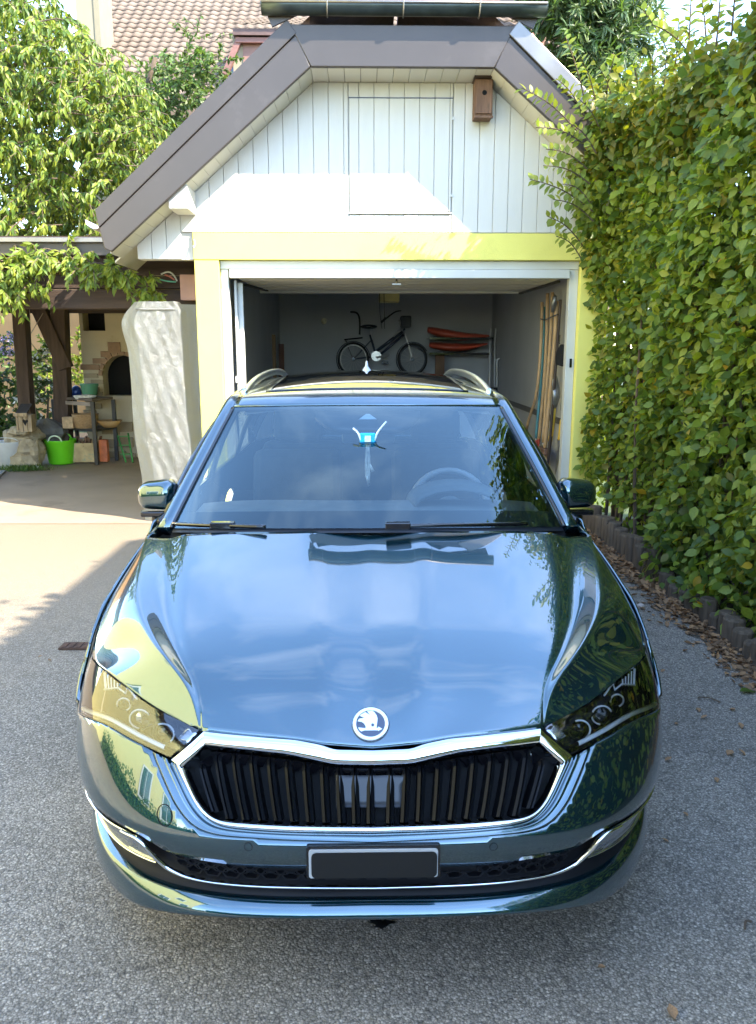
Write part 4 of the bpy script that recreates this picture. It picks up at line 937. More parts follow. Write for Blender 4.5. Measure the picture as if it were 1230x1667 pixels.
for sgn in (1, -1):
    # pillar running from the bonnet corner up along the roof edge
    up = [ws(np.array([t]), np.array([sgn * 1.0]))[0] for t in np.linspace(0, 1, 14)]
    up = [p + np.array([sgn * .030, .022, -.014]) for p in up]
    ro = [roof_pt(np.array([Y]), np.array([sgn * 1.0]))[0] + np.array([sgn * .026, .015, -.022]) for Y in np.linspace(2.06, 4.45, 26)]
    path = curve(np.vstack([up[:-1], ro]), 60)
    mk("pillar", MB().tube(path, np.r_[np.full(20, .036), np.full(40, .034)], 12, flat=.75), PAINT, CAR, smooth=True)
    bl = [ws(np.array([t]), np.array([sgn * 1.0]))[0] + np.array([sgn * .003, 0, .001]) for t in np.linspace(0, .99, 30)]
    mk("windscreen_trim", MB().tube(bl, .009, 6), GLOSSBLACK, CAR, smooth=True)
    # side glass, beltline trim and door pillars
    top = [Vector(p) + Vector((sgn * .012, 0, -.018)) for p in path[22:58:5]]
    bot = []
    for p in top: yb = max(1.72, p.y) if p.y > 2.3 else 1.60 + (p.y - 2.1) * 1.5; bot.append(Vector((sgn * .842, yb, .925)))
    G = np.array([[tuple(b * (1 - t) + a * t + Vector((sgn * .03 * 4 * t * (1 - t), 0, 0))) for a, b in zip(top, bot)] for t in np.linspace(0, 1, 8)])
    V, F = gridmesh(G); mk("side_window", (V, F), SIDEGLASS, CAR, smooth=True)
    mk("belt_trim", MB().tube([(sgn * .845, Y, .928) for Y in np.linspace(1.45, 4.3, 12)], .012, 6), GLOSSBLACK, CAR, smooth=True)
    for yb, yt in ((1.62, 2.16), (2.56, 2.62), (3.46, 3.42)):
        pt = roof_pt(np.array([yt]), np.array([sgn * 1.0]))[0]; mid = (np.array([sgn * .842, yb, .925]) + pt) / 2 + [sgn * .034, 0, 0]
        mk("door_pillar", MB().tube(curve([(sgn * .846, yb, .925), mid, pt + [sgn * .02, 0, -.02]], 10), .028, 8, flat=.5), GLOSSBLACK, CAR, smooth=True)
    # roof rail
    rp = curve([(sgn * .612, 2.29, 1.386), (sgn * .609, 2.45, 1.412), (sgn * .602, 2.66, 1.440), (sgn * .592, 2.95, 1.460), (sgn * .582, 3.4, 1.466), (sgn * .568, 3.8, 1.450), (sgn * .558, 4.05, 1.410)], 40)
    mk("roof_rail", MB().tube(rp, np.r_[np.linspace(.019, .015, 14), np.full(26, .014)], 10, flat=1.5), SATIN, CAR, smooth=True)
    # door mirror
    mr = empty("door_mirror", (sgn * .86, 1.75, .95)); mr.parent = CAR; mr.location = Vector((sgn * .86, 1.75, .95)) - CAR.location
    def shell(z0, z1, k, grow=1.0):
        rows = []
        for i, u in enumerate(np.linspace(0, 1, 15)):          # from root to tip
            x = .838 + (1.016 - .838) * u; r = (1 - abs(2 * u - 1) ** 5.0 * .97) if u > .5 else (1 - abs(2 * u - 1) ** 6 * .5)
            zc_ = .985 + .010 * (1 - u) - .004 * u; hz = .073 * (r ** .7) * (1 - .20 * u); hy = .078 * (r ** .8) * (1 - .25 * u)
            ring = []
            for t in np.linspace(0, 2 * math.pi, 24, endpoint=False):
                cz, cy_ = math.sin(t), math.cos(t)
                sx = abs(cz) ** .62 * np.sign(cz); sy = abs(cy_) ** .72 * np.sign(cy_)
                ring.append((sgn * x, 1.735 + sy * hy * (1.15 if sy < 0 else .55) + .035 * u, zc_ + sx * hz * (.92 if sx > 0 else 1.0)))
            rows.append(ring)
        return np.array(rows)
    R_ = shell(0, 0, 0); R_ = np.concatenate([R_, R_[:, :1]], 1); V, F = gridmesh(R_)
    mb = MB().add(V, F); mb.add(R_[0, :-1], [tuple(range(24))]); mb.add(R_[-1, :-1], [tuple(range(24))[::-1]])
    mk("mirror_shell", mb, PAINT, mr, smooth=True)
    mb = MB()
    mb.prism([(sgn * .80, 1.66, .925), (sgn * .985, 1.68, .922), (sgn * 1.0, 1.74, .918), (sgn * .97, 1.79, .915), (sgn * .80, 1.80, .915)], (0, 0, -.024)); mk("mirror_foot", mb, GLOSSBLACK, mr, bevel=.006)
    mk("mirror_camera", MB().lathe([(0, -.02), (.018, -.02), (.018, .0)], (sgn * .93, 1.72, .892), 12), GLOSSBLACK, mr)
    mk("mirror_glass", MB().box((sgn * .93 - .07, 1.79, .935), (sgn * .93 + .07, 1.795, 1.03)), CHROME, mr)
# wipers
for pts in ([(-.765, 1.36, .932), (-.65, 1.25, .950), (-.51, 1.165, .965), (-.375, 1.115, .973)], [(.063, 1.07, .981), (.215, 1.085, .982), (.42, 1.125, .975), (.59, 1.20, .962)]):
    w = empty("wiper", pts[1]); w.parent = CAR; w.location = Vector(pts[1]) - CAR.location
    p = curve(pts, 14) + [0, -.012, .010]
    mk("blade", MB().tube(p, .008, 6), GLOSSBLACK, w, smooth=True)
    j = p[8] if pts[0][0] < 0 else p[1]
    mk("arm", MB().box((j[0] - .045, j[1] - .02, j[2] - .01), (j[0] + .045, j[1] + .012, j[2] + .016)).tube([p[4 if pts[0][0] < 0 else 2], p[9]] , .007, 6), GLOSSBLACK, w, bevel=.003)
V = []
G = [[(x, 1.05 + .355 * (.55 * (x / .79) ** 2 + .45 * (x / .79) ** 4) + dy, .945 - .045 * abs(x / .79) ** 2 + dz) for x in np.linspace(-.79, .79, 30)] for dy, dz in ((-.02, -.02), (.02, -.005), (.05, .0), (.07, .02))]
V, F = gridmesh(G); mk("cowl", (V, F), GAP, CAR, smooth=True)
mk("antenna", MB().lathe([(.0, .065), (.006, .06), (.010, .03), (.022, .012), (.034, 0)], (0.002, 3.3, 1.474), 12), mat("antenna_pale", (.55, .56, .56), rough=.35, var=.05), CAR, smooth=True)
# tailgate glass and panel so that the cabin is closed
G = [[(s * (.545 + .22 * t), 4.5 + .13 * t, 1.37 - .45 * t) for s in np.linspace(-1, 1, 9)] for t in np.linspace(0, 1, 6)]
V, F = gridmesh(G); mk("rear_window", (V, F), SIDEGLASS, CAR, smooth=True)
# ---- cabin
dash = [[(x, y + .10 * (x / .75) ** 2, z - .03 * (x / .75) ** 4) for x in np.linspace(-.75, .75, 24)] for y, z in ((1.28, .90), (1.40, .925), (1.60, .945), (1.78, .950), (1.86, .93), (1.90, .86), (1.86, .55))]
V, F = gridmesh(dash); mk("dashboard", (V, F), TRIM, CAR, smooth=True)
hood = [[(.385 + .20 * math.cos(t) * k, 1.80 + d, .935 + .085 * math.sin(t) * k) for t in np.linspace(0, math.pi, 14)] for k, d in ((.9, -.16), (1.0, 0), (1.0, .08))]
V, F = gridmesh(hood); mk("instrument_hood", (V, F), TRIM, CAR, smooth=True, solid=.01)
st = empty("steering_wheel", (.39, 2.02, .86)); st.parent = CAR; st.location = Vector((.39, 2.02, .86)) - CAR.location
cs = Vector((.39, 2.02, .865)); ax1 = Vector((1, 0, 0)); ax2 = Vector((0, .38, .92)).normalized()
mk("steering_rim", MB().tube([cs + ax1 * .185 * math.cos(t) + ax2 * .185 * math.sin(t) for t in np.linspace(0, 2 * math.pi, 33)], .016, 8, cap=False), PALEGREY, st, smooth=True)
mk("steering_hub", MB().ball(cs, (.07, .04, .06), 12, 8).bar(cs - ax1 * .18, cs + ax1 * .18, .03, .02), TRIM, st, smooth=True)
for x in (-.39, .39):
    s = empty("seat", (x, 2.35, .3)); s.parent = CAR; s.location = Vector((x, 2.35, .3)) - CAR.location
    mk("seat_base", MB().box((x - .25, 2.05, .32), (x + .25, 2.6, .50)), FABRIC, s, bevel=.05)
    M_ = Matrix.Translation((x, 2.62, .48)) @ Matrix.Rotation(math.radians(-18), 4, 'X'); mk("backrest", MB().box((-.25, -.07, 0), (.25, .07, .60), M=M_), FABRIC, s, bevel=.05)
    M_ = Matrix.Translation((x, 2.83, 1.09)) @ Matrix.Rotation(math.radians(-12), 4, 'X'); mk("headrest", MB().box((-.14, -.05, 0), (.14, .05, .19), M=M_), FABRIC, s, bevel=.04)
rs = empty("rear_seat", (0, 3.3, .3)); rs.parent = CAR; rs.location = Vector((0, 3.3, .3)) - CAR.location
mk("seat_base", MB().box((-.68, 2.95, .32), (.68, 3.45, .52)), FABRIC, rs, bevel=.05)
mk("backrest", MB().box((-.68, 3.45, .50), (.68, 3.6, 1.02)), FABRIC, rs, bevel=.05)
for x in (-.45, .45): mk("headrest", MB().box((x - .13, 3.48, 1.04), (x + .13, 3.58, 1.2)), FABRIC, rs, bevel=.04)
mk("headlining", MB().add(*gridmesh([[(x, Y, float(rt([Y])[0]) - .045 - .04 * (x / .6) ** 2) for x in np.linspace(-.58, .58, 9)] for Y in np.linspace(2.06, 4.4, 10)])), mat("headlining_grey", (.30, .31, .31), rough=.9, var=.05), CAR, smooth=True)
mk("cabin_floor", MB().box((-.74, 1.3, .23), (.74, 4.5, .27)), TRIM, CAR)
im = empty("interior_mirror", (0, 2.06, 1.2)); im.parent = CAR; im.location = Vector((0, 2.06, 1.2)) - CAR.location
mk("mirror_body", MB().box((-.122, 2.05, 1.172), (.128, 2.075, 1.235)), mat("mirror_body_grey", (.16, .19, .21), rough=.3, var=.05), im, bevel=.02)
mk("mirror_stem", MB().tube([(0.003, 2.06, 1.22), (0, 2.03, 1.28), (0, 2.0, 1.315)], .012, 6), TRIM, im, smooth=True)
# things carried in the car
BLUE = mat("sky_blue_plastic", (.02, .52, .90), rough=.35, var=.1)
hb = atY(598, 714, 1.64); k_ = .93; hx, hy, hz_ = hb
b = empty("card_holder", tuple(hb), "bright blue card holder behind the top centre of the car windscreen", "card holder")
mk("holder_body", MB().box((hx - .033, hy, hz_ - .023), (hx + .034, hy + .012, hz_ + .023)), BLUE, b, bevel=.008)
mk("card", MB().box((hx - .012, hy - .006, hz_ - .014), (hx + .014, hy, hz_ + .012)), mat("card_pale", (.75, .86, .86), rough=.5, var=.15, vscale=80), b)
for x0, x1, z1 in ((-.028, -.060, .040), (.030, .080, .068)):
    mk("bracket_arm", MB().tube(curve([(hx + x0, hy + .006, hz_ - .008), (hx + x0 * 1.3, hy + .006, hz_ + .018), (hx + x1, hy + .03, hz_ + z1)], 8), [.0055] * 4 + [.0045] * 4, 6), mat("bracket_pale", (.75, .84, .86), rough=.4, var=.05), b, smooth=True)
CREAM = mat("cream_cord", (.85, .80, .66), rough=.8, var=.2, vscale=50)
t = empty("hanging_tassel", (hx, hy, hz_ - .03), "cream corded tassel hanging below the blue holder inside the windscreen", "tassel")
mk("cord", MB().tube(curve([(hx, hy + .01, hz_ - .03), (hx - .006, hy + .01, hz_ - .10), (hx - .004, hy + .01, hz_ - .165)], 8), .0065, 6).tube(curve([(hx + .002, hy + .005, hz_ - .035), (hx + .006, hy + .005, hz_ - .10), (hx + .003, hy + .005, hz_ - .19)], 8), .0065, 6), CREAM, t, smooth=True)
mk("tassel_end", MB().tube([(hx + .006, hy + .004, hz_ - .105), (hx + .022, hy + .004, hz_ - .14)], [.004, .009], 6).tube([(hx - .003, hy + .006, hz_ - .155), (hx + .004, hy + .006, hz_ - .205)], [.008, .003], 6), CREAM, t, smooth=True)
# ================================================================== THINGS IN THE GARAGE
WOODL = mat("ash_handle_wood", (.50, .33, .17), rough=.6, var=.15, vscale=8, stretch=(6, 6, .6))
STEEL = mat("tool_steel", (.30, .30, .29), rough=.4, metal=.8, var=.2, vscale=10)
BYELLOW = mat("yellow_handle", (.72, .47, .05), rough=.45, var=.06)
def wallpts(*q, X=1.90): return [atX(px, py, X) for px, py in q]
def tool(name, label, cat, pix, r, m, X=1.90, head=None, down=None):
    P = wallpts(*pix, X=X)
    if down is not None: P = P + [P[-1] + (P[-1] - P[-2]) / np.linalg.norm(P[-1] - P[-2]) * down]
    t = empty(name, P[-1], label, cat, "long garden tools on the right garage wall"); mk("handle", MB().tube(curve(P, 14), r, 8), m, t, smooth=True)
    if head: head(t, P)
    return t
def hd_hook(t, P): mk("ferrule", MB().tube([P[-1] + [0, 0, .02], P[-1] + [0, .02, -.06], P[-1] + [0, .06, -.10]], [.018, .022, .012], 8), STEEL, t, smooth=True)
def hd_red(t, P):
    p = P[-1]; mk("blade", MB().prism([(p[0] - .02, p[1] - .10, p[2] + .06), (p[0] - .02, p[1] + .12, p[2] + .02), (p[0] - .02, p[1] + .10, p[2] - .14), (p[0] - .02, p[1] - .08, p[2] - .10)], (.012, 0, 0)), mat("red_paint", (.45, .06, .04), rough=.4, var=.15), t, bevel=.004)
def hd_broom(t, P):
    p = P[-1]; mk("broom_head", MB().box((p[0] - .04, p[1] - .14, p[2] - .02), (p[0] + .03, p[1] + .14, p[2] + .04)), OLDW, t, bevel=.008)
    b = MB(); r = np.random.default_rng(3)
    for i in range(90): x, y = r.uniform(-.035, .025), r.uniform(-.13, .13); b.bar((p[0] + x, p[1] + y, p[2] - .02), (p[0] + x * 1.6, p[1] + y * 1.15, p[2] - .13), .006, .004)
    mk("bristles", b, mat("straw_bristle", (.42, .27, .13), rough=.9, var=.2), t, kind='stuff')
def hd_grip(t, P): mk("grip", MB().tube([P[-1] + [0, 0, .0], P[-1] + [0, 0, -.05]], .02, 8), STEEL, t, smooth=True)
tool("rake", "light wooden tool handle with a bent lower end, innermost on the garage wall", "garden tool", [(882, 492), (880, 560), (872, 645), (862, 678), (857, 698)], .017, WOODL, X=1.86, head=hd_hook)
tool("hoe", "blue metal tool handle between pale wooden ones on the garage wall", "garden tool", [(885, 500), (883, 580), (874, 692)], .016, mat("blue_handle", (.10, .30, .36), rough=.45, var=.1), X=1.91, head=hd_grip, down=.15)
tool("shovel", "long wooden handle ending in a red blade on the garage wall", "garden tool", [(891, 478), (889, 560), (884, 640), (876, 722)], .019, WOODL, X=1.90, head=hd_red)
tool("fork", "thin straight wooden handle between the red bladed tool and the broom", "garden tool", [(899, 476), (895, 560), (889, 640), (884, 720)], .017, WOODL, X=1.88, head=hd_grip)
tool("broom", "wooden broom with straw bristles standing against the garage wall", "broom", [(906, 490), (902, 560), (893, 660), (886, 735)], .021, WOODL, X=1.87, head=hd_broom)
tool("pole", "dark brown pole at the outer end of the tools on the garage wall", "pole", [(912, 488), (906, 570), (897, 690), (890, 770)], .014, mat("dark_pole", (.05, .035, .028), rough=.6), X=1.86, down=.2)
def spade(name, label, shaft, grip, bl, X, m2):
    P = wallpts(*shaft, X=X); t = empty(name, P[-1], label, "garden tool", "short handled tools near the garage door")
    g = wallpts(*grip, X=X); mk("grip", MB().tube(curve(g, 8), .024, 8), BYELLOW, t, smooth=True)
    mk("shaft", MB().tube(curve(P, 10), .013, 8), m2, t, smooth=True)
    b = wallpts(*bl, X=X); mk("blade", MB().tube(curve(b, 8), [.02, .03, .035, .038, .038, .034, .028, .012], 10, flat=.35), STEEL, t, smooth=True)
spade("hand_spade", "short tool with a long amber yellow grip hung blade upward on the wall", [(897, 710), (894, 735), (892, 752)], [(901, 664), (899, 690), (895, 718)], [(902, 664), (905, 640), (903, 622), (904, 612)], 1.88, mat("dark_shaft", (.04, .04, .04), rough=.5))
spade("lopper", "grey hooked lopper with a yellow grip hanging nearest the garage door frame", [(916, 648), (914, 665), (918, 682), (915, 700)], [(915, 684), (913, 700), (911, 716)], [(912, 716), (909, 735), (906, 752), (903, 772)], 1.86, mat("grey_green_steel", (.12, .15, .14), rough=.5, metal=.3))
P = wallpts((911, 545), (910, 560), X=1.85); bgp = wallpts((905, 572), (911, 560), (913, 575), (912, 597), (904, 594), (903, 580), X=1.85)
t = empty("bag", bgp[3], "small black bag hanging from the tools on the right garage wall", "bag")
mk("pouch", MB().prism([tuple(p) for p in bgp], (.05, 0, 0)), mat("black_cloth", (.008, .009, .012), rough=.9, var=.2), t, bevel=.012); mk("strap", MB().tube(P + [bgp[1]], .004, 5), GLOSSBLACK, t)
q = wallpts((880, 519), (886, 521), (898, 516), (908, 512), X=1.84); t = props(mk("tool_rail", MB().tube(curve(q, 12), .007, 6), GLOSSBLACK), "thin black wire rail holding the long tools on the garage wall", "rail")
cl = wallpts((903, 482), (901, 495), (899, 508), X=1.83); props(mk("spring_clip", MB().tube(cl, [.018, .03, .016], 8), STEEL, smooth=True), "shiny steel clip on the tops of the wooden tool handles", "clip")

# bicycle on the back wall
BY = 10.55
bk = empty("bicycle", (.25, BY, .95), "dark compact bicycle with silver stem hanging on the garage back wall", "bicycle")
DKBL = mat("bike_frame_navy", (.02, .03, .05), rough=.35, var=.1, coat=.5); SILV = mat("bike_silver", (.55, .54, .52), rough=.3, metal=.7, var=.1)
def bp_(px, py, dy=0): return atY(px, py, BY + dy)
for px, py, R_, k in ((575, 585, .235, 0), (671, 585, .225, 1)):
    c = bp_(px, py); w = empty("wheel", c); w.parent = bk; w.location = Vector(c) - bk.location
    mk("tyre", MB().tube([c + [R_ * .93 * math.cos(t), 0, R_ * 1.0 * math.sin(t)] for t in np.linspace(0, 2 * math.pi, 33)], .020, 6, cap=False), RUBBER, w, smooth=True)
    mk("rim", MB().tube([c + [R_ * .84 * math.cos(t), -.004, R_ * .90 * math.sin(t)] for t in np.linspace(0, 2 * math.pi, 33)], .010, 6, cap=False), SILV if k == 0 else DKBL, w, smooth=True)
    s = MB()
    for i in range(16):
        t = i * math.pi / 8; s.tube([c + [.03 * math.cos(t), -.01, .03 * math.sin(t)], c + [R_ * .82 * math.cos(t), -.006, R_ * .88 * math.sin(t)]], .0045 if i % 2 else .003, 4)
    mk("spokes", s, SILV, w); mk("hub", MB().lathe([(0, -.04), (.028, -.04), (.028, .04), (0, .04)], c, 10, 'y'), DKBL, w)
    mk("mudguard", MB().tube([c + [R_ * 1.08 * math.cos(t), 0, R_ * 1.12 * math.sin(t)] for t in np.linspace(.5 if k else .2, math.pi + (.9 if k else .6), 16)], .022, 6, flat=.4), DKBL, bk, smooth=True)
fr = MB()
for a, b, r in (((575, 585), (612, 580), .014), ((612, 580), (602, 545), .017), ((612, 572), (655, 540), .024), ((618, 578), (657, 545), .020), ((658, 538), (652, 523), .018), ((575, 585), (603, 555), .010)): fr.tube([bp_(*a), bp_(*b)], r, 8)
mk("frame", fr, DKBL, bk, smooth=True)
mk("seat_post", MB().tube([bp_(605, 553), bp_(601, 536)], .013, 8), SILV, bk, smooth=True)
mk("saddle", MB().ball(bp_(600, 532), (.13, .07, .035), 12, 8), GLOSSBLACK, bk, smooth=True)
mk("stem", MB().tube([bp_(652, 530), bp_(649, 521)], .020, 8).tube([bp_(640, 548, -.01), bp_(657, 533, -.01)], .016, 8), SILV, bk, smooth=True)
mk("handlebar", MB().tube(curve([bp_(622, 523, -.2), bp_(634, 514, -.12), bp_(643, 508, 0), bp_(652, 506, .15)], 10), .012, 8), GLOSSBLACK, bk, smooth=True)
mk("grip", MB().tube([bp_(620, 525, -.2), bp_(628, 518, -.17)], .018, 8), RUBBER, bk, smooth=True)
mk("fork", MB().tube(curve([bp_(658, 540), bp_(663, 555), bp_(671, 585)], 8), .016, 8), SILV, bk, smooth=True)
mk("crank", MB().lathe([(0, -.03), (.075, -.03), (.075, -.02), (0, -.02)], bp_(612, 580), 16, 'y').tube([bp_(612, 582, -.05), bp_(632, 579, -.05)], .016, 6), SILV, bk)
mk("pedal", MB().box(tuple(bp_(622, 592, -.07)), tuple(bp_(632, 588, -.02))), GLOSSBLACK, bk)
mk("rack", MB().tube([bp_(560, 553), bp_(590, 550)], .012, 6).tube([bp_(562, 553), bp_(574, 583)], .008, 6), GLOSSBLACK, bk)
mk("basket", MB().box(tuple(bp_(652, 533, -.12)), tuple(bp_(668, 515, .1))), mat("basket_mesh", (.05, .055, .055), rough=.7), bk, bevel=.02)
mk("child_handle", MB().tube(curve([bp_(570, 508), bp_(581, 510), bp_(585, 520), bp_(585, 545)], 12), .014, 8), RUBBER, bk, smooth=True)
# red shells on a ledge
RED = mat("orange_red_plastic", (.50, .075, .035), rough=.35, var=.15, vscale=4, coat=.3)
def shell(label, x0, x1, zl, zr, h):
    rows = []
    for u in np.linspace(0, 1, 16):
        x = x0 + (x1 - x0) * u; z = zl + (zr - zl) * u - .05 * math.sin(math.pi * u) ; e = max(.05, math.sin(math.pi * min(1, max(0, u * .9 + .07))) ** .5); hh = h * (1.15 - .55 * u)
        rows.append([(x, 10.5 + .22 * e * math.cos(t), z + hh * .5 * (math.sin(t) if math.sin(t) > 0 else .8 * math.sin(t)) * e) for t in np.linspace(0, 2 * math.pi, 17)])
    V, F = gridmesh(rows); o = mk("sledge", (V, F), RED, smooth=True); return props(o, label, "sledge", "red plastic shells stacked in the garage")
t1, t2, t3, t4 = atY(697, 535, 10.4), atY(797, 547, 10.4), atY(700, 562, 10.4), atY(794, 560, 10.4)
shell("upper of the two orange red plastic sledges stacked at the garage back wall", t1[0], t2[0], t1[2] - .02, t2[2], .17)
shell("lower of the two orange red plastic sledges stacked at the garage back wall", t3[0], t4[0], t3[2], t4[2], .15)
sh = empty("shelf", (t3[0] + .5, 10.6, 0), "dark wall shelf on a brown post carrying two red sledges", "shelf")
mk("board", MB().box((t3[0] - .02, 10.25, t3[2] - .14), (t4[0], 10.88, t3[2] - .11)), GLOSSBLACK, sh); mk("board", MB().box((t3[0] - .02, 10.25, t1[2] - .16), (t4[0] + .05, 10.88, t1[2] - .13)), GLOSSBLACK, sh)
p1 = atY(708, 575, 10.6); mk("post", MB().box((p1[0], 10.55, .01), (p1[0] + .14, 10.62, t3[2] - .14)), mat("brown_board", (.16, .09, .05), rough=.8, var=.2), sh)
for k, (x, lab) in enumerate(((798, "left of two white boards leaning upright beside the red sledges"), (806, "right of two white boards leaning upright beside the red sledges"))):
    p = atY(x, 536, 10.3); q = atY(x - 4, 640, 10.1); s = empty("ski", (q[0], q[1], .01), lab, "ski", "pair of skis standing in the garage")
    mk("ski_board", MB().tube(curve([(q[0], 10.0, .02), (p[0] - .01, 10.2, 1.2), (p[0], 10.32, p[2] - .12), (p[0], 10.26, p[2])], 12), .035, 8, flat=.3), mat("ski_white", (.62, .63, .62), rough=.35, var=.1), s, smooth=True)
    mk("binding", MB().box((p[0] - .04, 10.08, .9), (p[0] + .02, 10.16, 1.05)), GLOSSBLACK, s)
p = atY(811, 583, 10.1); props(mk("hoop_tube", MB().tube(curve([(p[0] - .03, 10.1, .02), (p[0] - .02, 10.1, p[2] - .1), (p[0] - .01, 10.1, p[2]), (p[0] + .05, 10.1, p[2] - .04), (p[0] + .05, 10.1, .02)], 20), .014, 8), WFRAME, smooth=True), "white bent tube standing beside the skis in the garage", "tube")
p = atY(818, 548, 10.2); props(mk("plank", MB().box((p[0] - .05, 10.2, .01), (p[0] + .10, 10.26, p[2])), WOODL, bevel=.004), "tall brown wooden plank leaning in the right back corner of the garage", "plank")
for k, (x0, x1, lab, c) in enumerate(((442, 450, "pale wooden plank leaning at the left side of the garage", (.30, .19, .10)), (453, 463, "reddish brown board leaning at the left side of the garage", (.13, .06, .04)))):
    a_, b_2 = atY(x0, 545 + 15 * k, 9.8), atY(x1, 640, 9.8); props(mk("plank", MB().box((a_[0], 9.8, .01), (b_2[0], 9.86, a_[2])), mat(f"plank_{k}_wood", c, rough=.8, var=.2, vscale=6), bevel=.004), lab, "plank")
p = atY(527, 523, 10.86); props(mk("wall_clock", MB().lathe([(0, -.03), (.035, -.03), (.04, -.02), (.045, 0)], p, 18, 'y'), mat("pale_brass", (.55, .53, .36), rough=.35, var=.3, vscale=30), smooth=True), "small round pale disc hanging on the dark garage back wall", "wall disc")

# ================================================================== CARPORT, LEFT
DARKW = mat("dark_beam_wood", (.050, .031, .022), rough=.8, var=.3, vscale=4, bump=.35, bscale=25, stretch=(.6, 5, 5))
DARKWV = mat("dark_post_wood", (.075, .048, .034), rough=.85, var=.3, vscale=4, bump=.35, bscale=25, stretch=(5, 5, .6))
CP = empty("carport", (-5, 8.3, 0), "open carport with dark wooden beams and brown fascia left of the garage", "carport")
mk("roof_deck", MB().box((-11, 6.32, 2.60), (-2.28, 10.6, 2.66)), DARKW, CP)
mk("fascia", MB().box((-11, 6.22, 2.47), (-2.3, 6.26, 2.60)), BROWN, CP, bevel=.006); mk("fascia_cap", MB().box((-11, 6.17, 2.585), (-2.3, 6.27, 2.63)), GALV, CP, bevel=.006)
mk("beam", MB().box((-11, 6.34, 1.99), (-1.53, 6.50, 2.17)), DARKW, CP, bevel=.008)
mk("beam", MB().box((-11, 6.36, 2.18), (-1.53, 6.46, 2.30)), DARKW, CP, bevel=.008)
mk("header_board", MB().box((-2.6, 6.30, 2.30), (-1.53, 6.34, 2.47)), DARKW, CP)
mk("end_board", MB().box((-1.60, 6.28, 0.004), (-1.52, 6.6, 2.0)), DARKWV, CP)
for k in range(9): y = 6.7 + .45 * k; mk("rafter", MB().box((-11, y, 2.46), (-1.53, y + .10, 2.60)), DARKW, CP)
mk("rear_beam", MB().box((-11, 9.95, 2.10), (-1.53, 10.1, 2.30)), DARKW, CP)
def post(px0, px1, pt, pb, Y, w, bottom=None):
    a_ = atY((px0 + px1) / 2, pt, Y); b_2 = atY(bottom if bottom else (px0 + px1) / 2, pb, Y); mk("post", MB().bar(a_, b_2, w, w, up=(0, 1, 0)), DARKWV, CP, bevel=.006)
post(22, 43, 495, 765, 9.6, .17, bottom=50); post(86, 108, 495, 752, 9.9, .20, bottom=106)
a_, b_2 = atY(62, 500, 9.8), atY(108, 600, 9.8); mk("brace", MB().bar(a_, b_2, .19, .12, up=(0, 1, 0)), DARKWV, CP, bevel=.006)
c = mk("trellis_wire", MB().tube([atY(36, 540, 9.7), atY(75, 590, 9.7), atY(85, 600, 9.7)], .006, 4).tube([atY(70, 510, 9.7), atY(40, 560, 9.7)], .005, 4).tube([atY(48, 500, 9.7), atY(52, 600, 9.7), atY(60, 690, 9.65)], .006, 4), mat("twine", (.30, .24, .17), rough=.9), CP)
jb = atY(296, 489, 6.2); jt = atY(318, 448, 6.2)
props(mk("wooden_block", MB().box((jb[0], 6.15, jb[2]), (jt[0] + .04, 6.28, jt[2])), mat("pinkish_wood", (.42, .23, .17), rough=.7, var=.12, vscale=5)), "pale pinkish square block under the carport beside the yellow pillar", "wooden block")
w = empty("cable_loop", atY(275, 452, 6.2), "thin pale and green cables looped under the carport roof edge", "cable")
for col, pts in (((.55, .55, .50), [(262, 447), (275, 443), (284, 450), (288, 458)]), ((.10, .35, .25), [(260, 455), (272, 458), (286, 459)]), ((.45, .14, .10), [(268, 448), (277, 451), (284, 456)])):
    mk("wire", MB().tube(curve([atY(x, y, 6.22) for x, y in pts], 10), .008, 6), mat("wire_%02d" % int(col[0] * 100), col, rough=.5), w, smooth=True)

